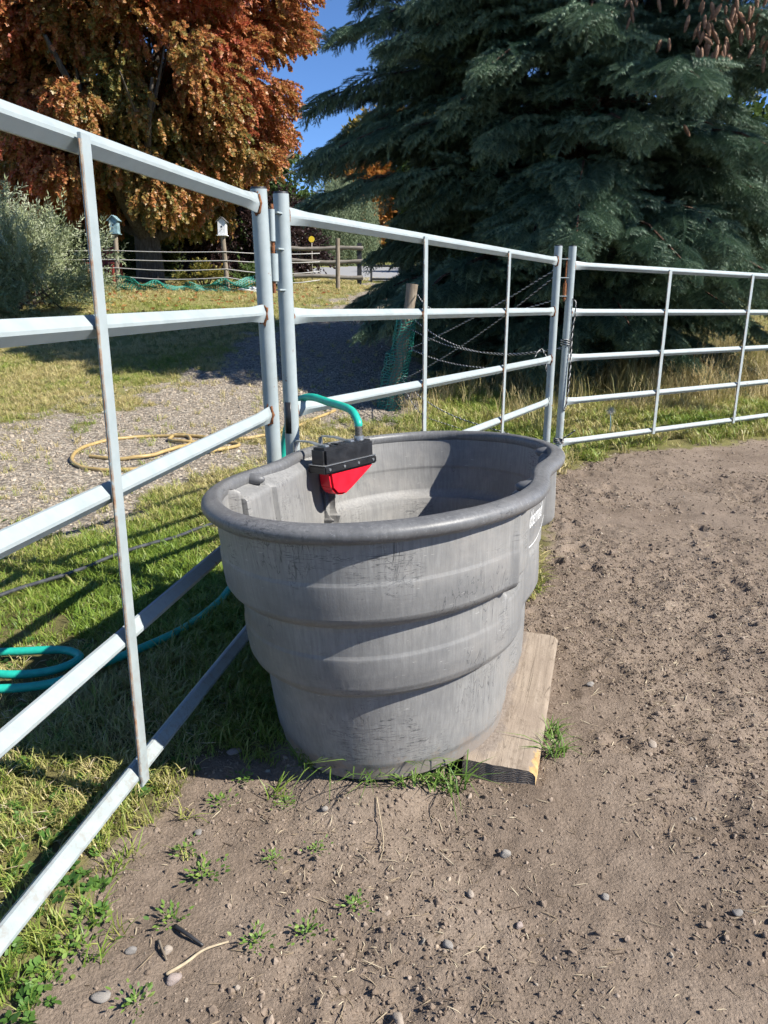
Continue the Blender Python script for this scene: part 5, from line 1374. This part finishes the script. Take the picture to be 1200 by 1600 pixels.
def weed(x, y, s, label, seed, k=0):
    p = rosette('weed', 'weed_single', 44, .0095 * s, .0055 * s, seed, .55, 3.6) if k == 0 else tuft('weed', 'weed_single', 34, .085 * s, .0021, .035 * s, seed, 1.5)
    COL.objects.link(p); p.location = (x, y, gz1(x, y) + .002); p.rotation_euler = (0, 0, seed); nm = 'weed' if k == 0 else 'grass_tuft'; p.name = nm; tag(p, label, 'weed' if k == 0 else 'grass tuft', 'small weeds on bare dirt' if k == 0 else 'grass tufts at the tank foot')
t = NT('weed_single'); lv = t.attr('lv'); t.leaf(t.ramp(lv, [(0, (.06, .13, .022)), (.6, (.13, .22, .04)), (1, (.22, .29, .07))]), .28, .5); MAT['weed_single'] = t.m
for a in [(-.341, 1.21, 1.5, 'leafy green weed in the middle of the bare patch left', 1), (-.354, 1.42, 1.2, 'small weed nearest the shadow edge left of tank', 2), (-.212, 1.42, 1.0, 'weed left of the smooth oval stone', 3), (-.216, 1.25, .9, 'small weed between the oval stone and the bare patch', 4),
          (-.393, 1.27, 1.1, 'weed just above the middle leafy weed, near the panel', 5), (-.215, 1.05, 1.2, 'low weed right of the pale twig', 6), (-.128, 1.27, .9, 'weed below the smooth oval stone', 7), (-.373, 1.10, 1.3, 'weed beside the charred twig', 8), (-.045, 1.13, 1.1, 'weed straight below the tank front', 9),
          (-.53, 1.09, 1.8, 'ferny weed touching the bottom rail of the near panel', 10), (-.518, 1.03, 1.7, 'second ferny weed below the bottom rail at lower left', 11), (-.129, 1.08, 1.2, 'weed low in the picture left of centre', 12), (-.54, .95, 1.6, 'weed in the bottom left corner', 13), (-.319, 1.50, 1.2, 'weed at the left foot of the tank', 14), (-.385, .93, 1.2, 'weed at the bottom edge near the flat grey stone', 15)]: weed(*a)
for a in [(-.01, 1.487, 1.25, 'bright grass tuft under the tank front', 21, 1), (.06, 1.478, 1.1, 'bright grass tuft right of the one under the tank front', 22, 1), (.165, 1.50, 1.15, 'grass tuft at the left corner of the plank end', 23, 1), (.425, 1.60, .75, 'grass tuft growing against the right edge of the plank', 24, 1), (-.085, 1.508, 1.0, 'grass tuft under the tank front, left of the brightest', 25, 1), (.115, 1.492, .9, 'grass tuft at the tank foot just left of the plank tuft', 26, 1), (.437, 1.69, .6, 'small grass tuft halfway along the right edge of the plank', 27, 1), (-.165, 1.54, .9, 'grass tuft at the tank foot on its shaded left', 28, 1)]: weed(*a)
# thistle gone to seed behind the right panel
th = empty('thistle', (1.75, 5.85, gz1(1.75, 5.85))); tag(th, 'single thistle with a white fluffy seed head behind the right panel', 'thistle')
m = MB(); m.tube([(0, 0, 0), (.01, 0, .1), (0, 0, .2)], [.005, .004, .003], 6); m.build('stem', 'birdhouse_blue', th, True)
m = MB(); r_ = np.random.default_rng(4)
for k in range(260):
    d = r_.normal(size=3); d /= np.linalg.norm(d); s = np.cross(d, r_.normal(size=3)); s /= np.linalg.norm(s); c = np.array([0, 0, .215]); m.add([c + s * .0012, c - s * .0012, c + d * .045], [(0, 1, 2)])
m.build('seed_head', 'rope_white', th)
p = rosette('leaves', 'weed_single', 18, .07, .018, 77, .6); COL.objects.link(p); p.parent = th

fl_pr = []
for k in range(3):
    pts = leaf_card(np.zeros(3), np.array([1.0, 0, .08]), np.array([0, .1 * k, 1.0]), .085, .085, MAPLE)
    fl_pr.append(proto('fallen_leaf', pts, [(0, q, q + 1) for q in range(1, len(pts) - 1)], 'maple_leaf', [.3 + .25 * k] * len(pts)))
x, y, z = spots(2600, -9, .6, 12.5, 20, lambda x, y, r: (r.random(len(x)) < .06 + .6 * sstep(5.5, 1.5, np.hypot(x + 5.0, y - 17.5))) & in_view(x, y, .5), 620); n = len(x)
ob = scatter('fallen_leaves', fl_pr, np.c_[x, y, z + .03], np.c_[r.normal(size=n) * .35, r.normal(size=n) * .35, r.random(n) * 6.3], .55 + .4 * r.random(n), .45 + .25 * r.normal(size=n))
tag(ob, 'fallen rust coloured leaves strewn over the far lawn and drive', 'leaves')
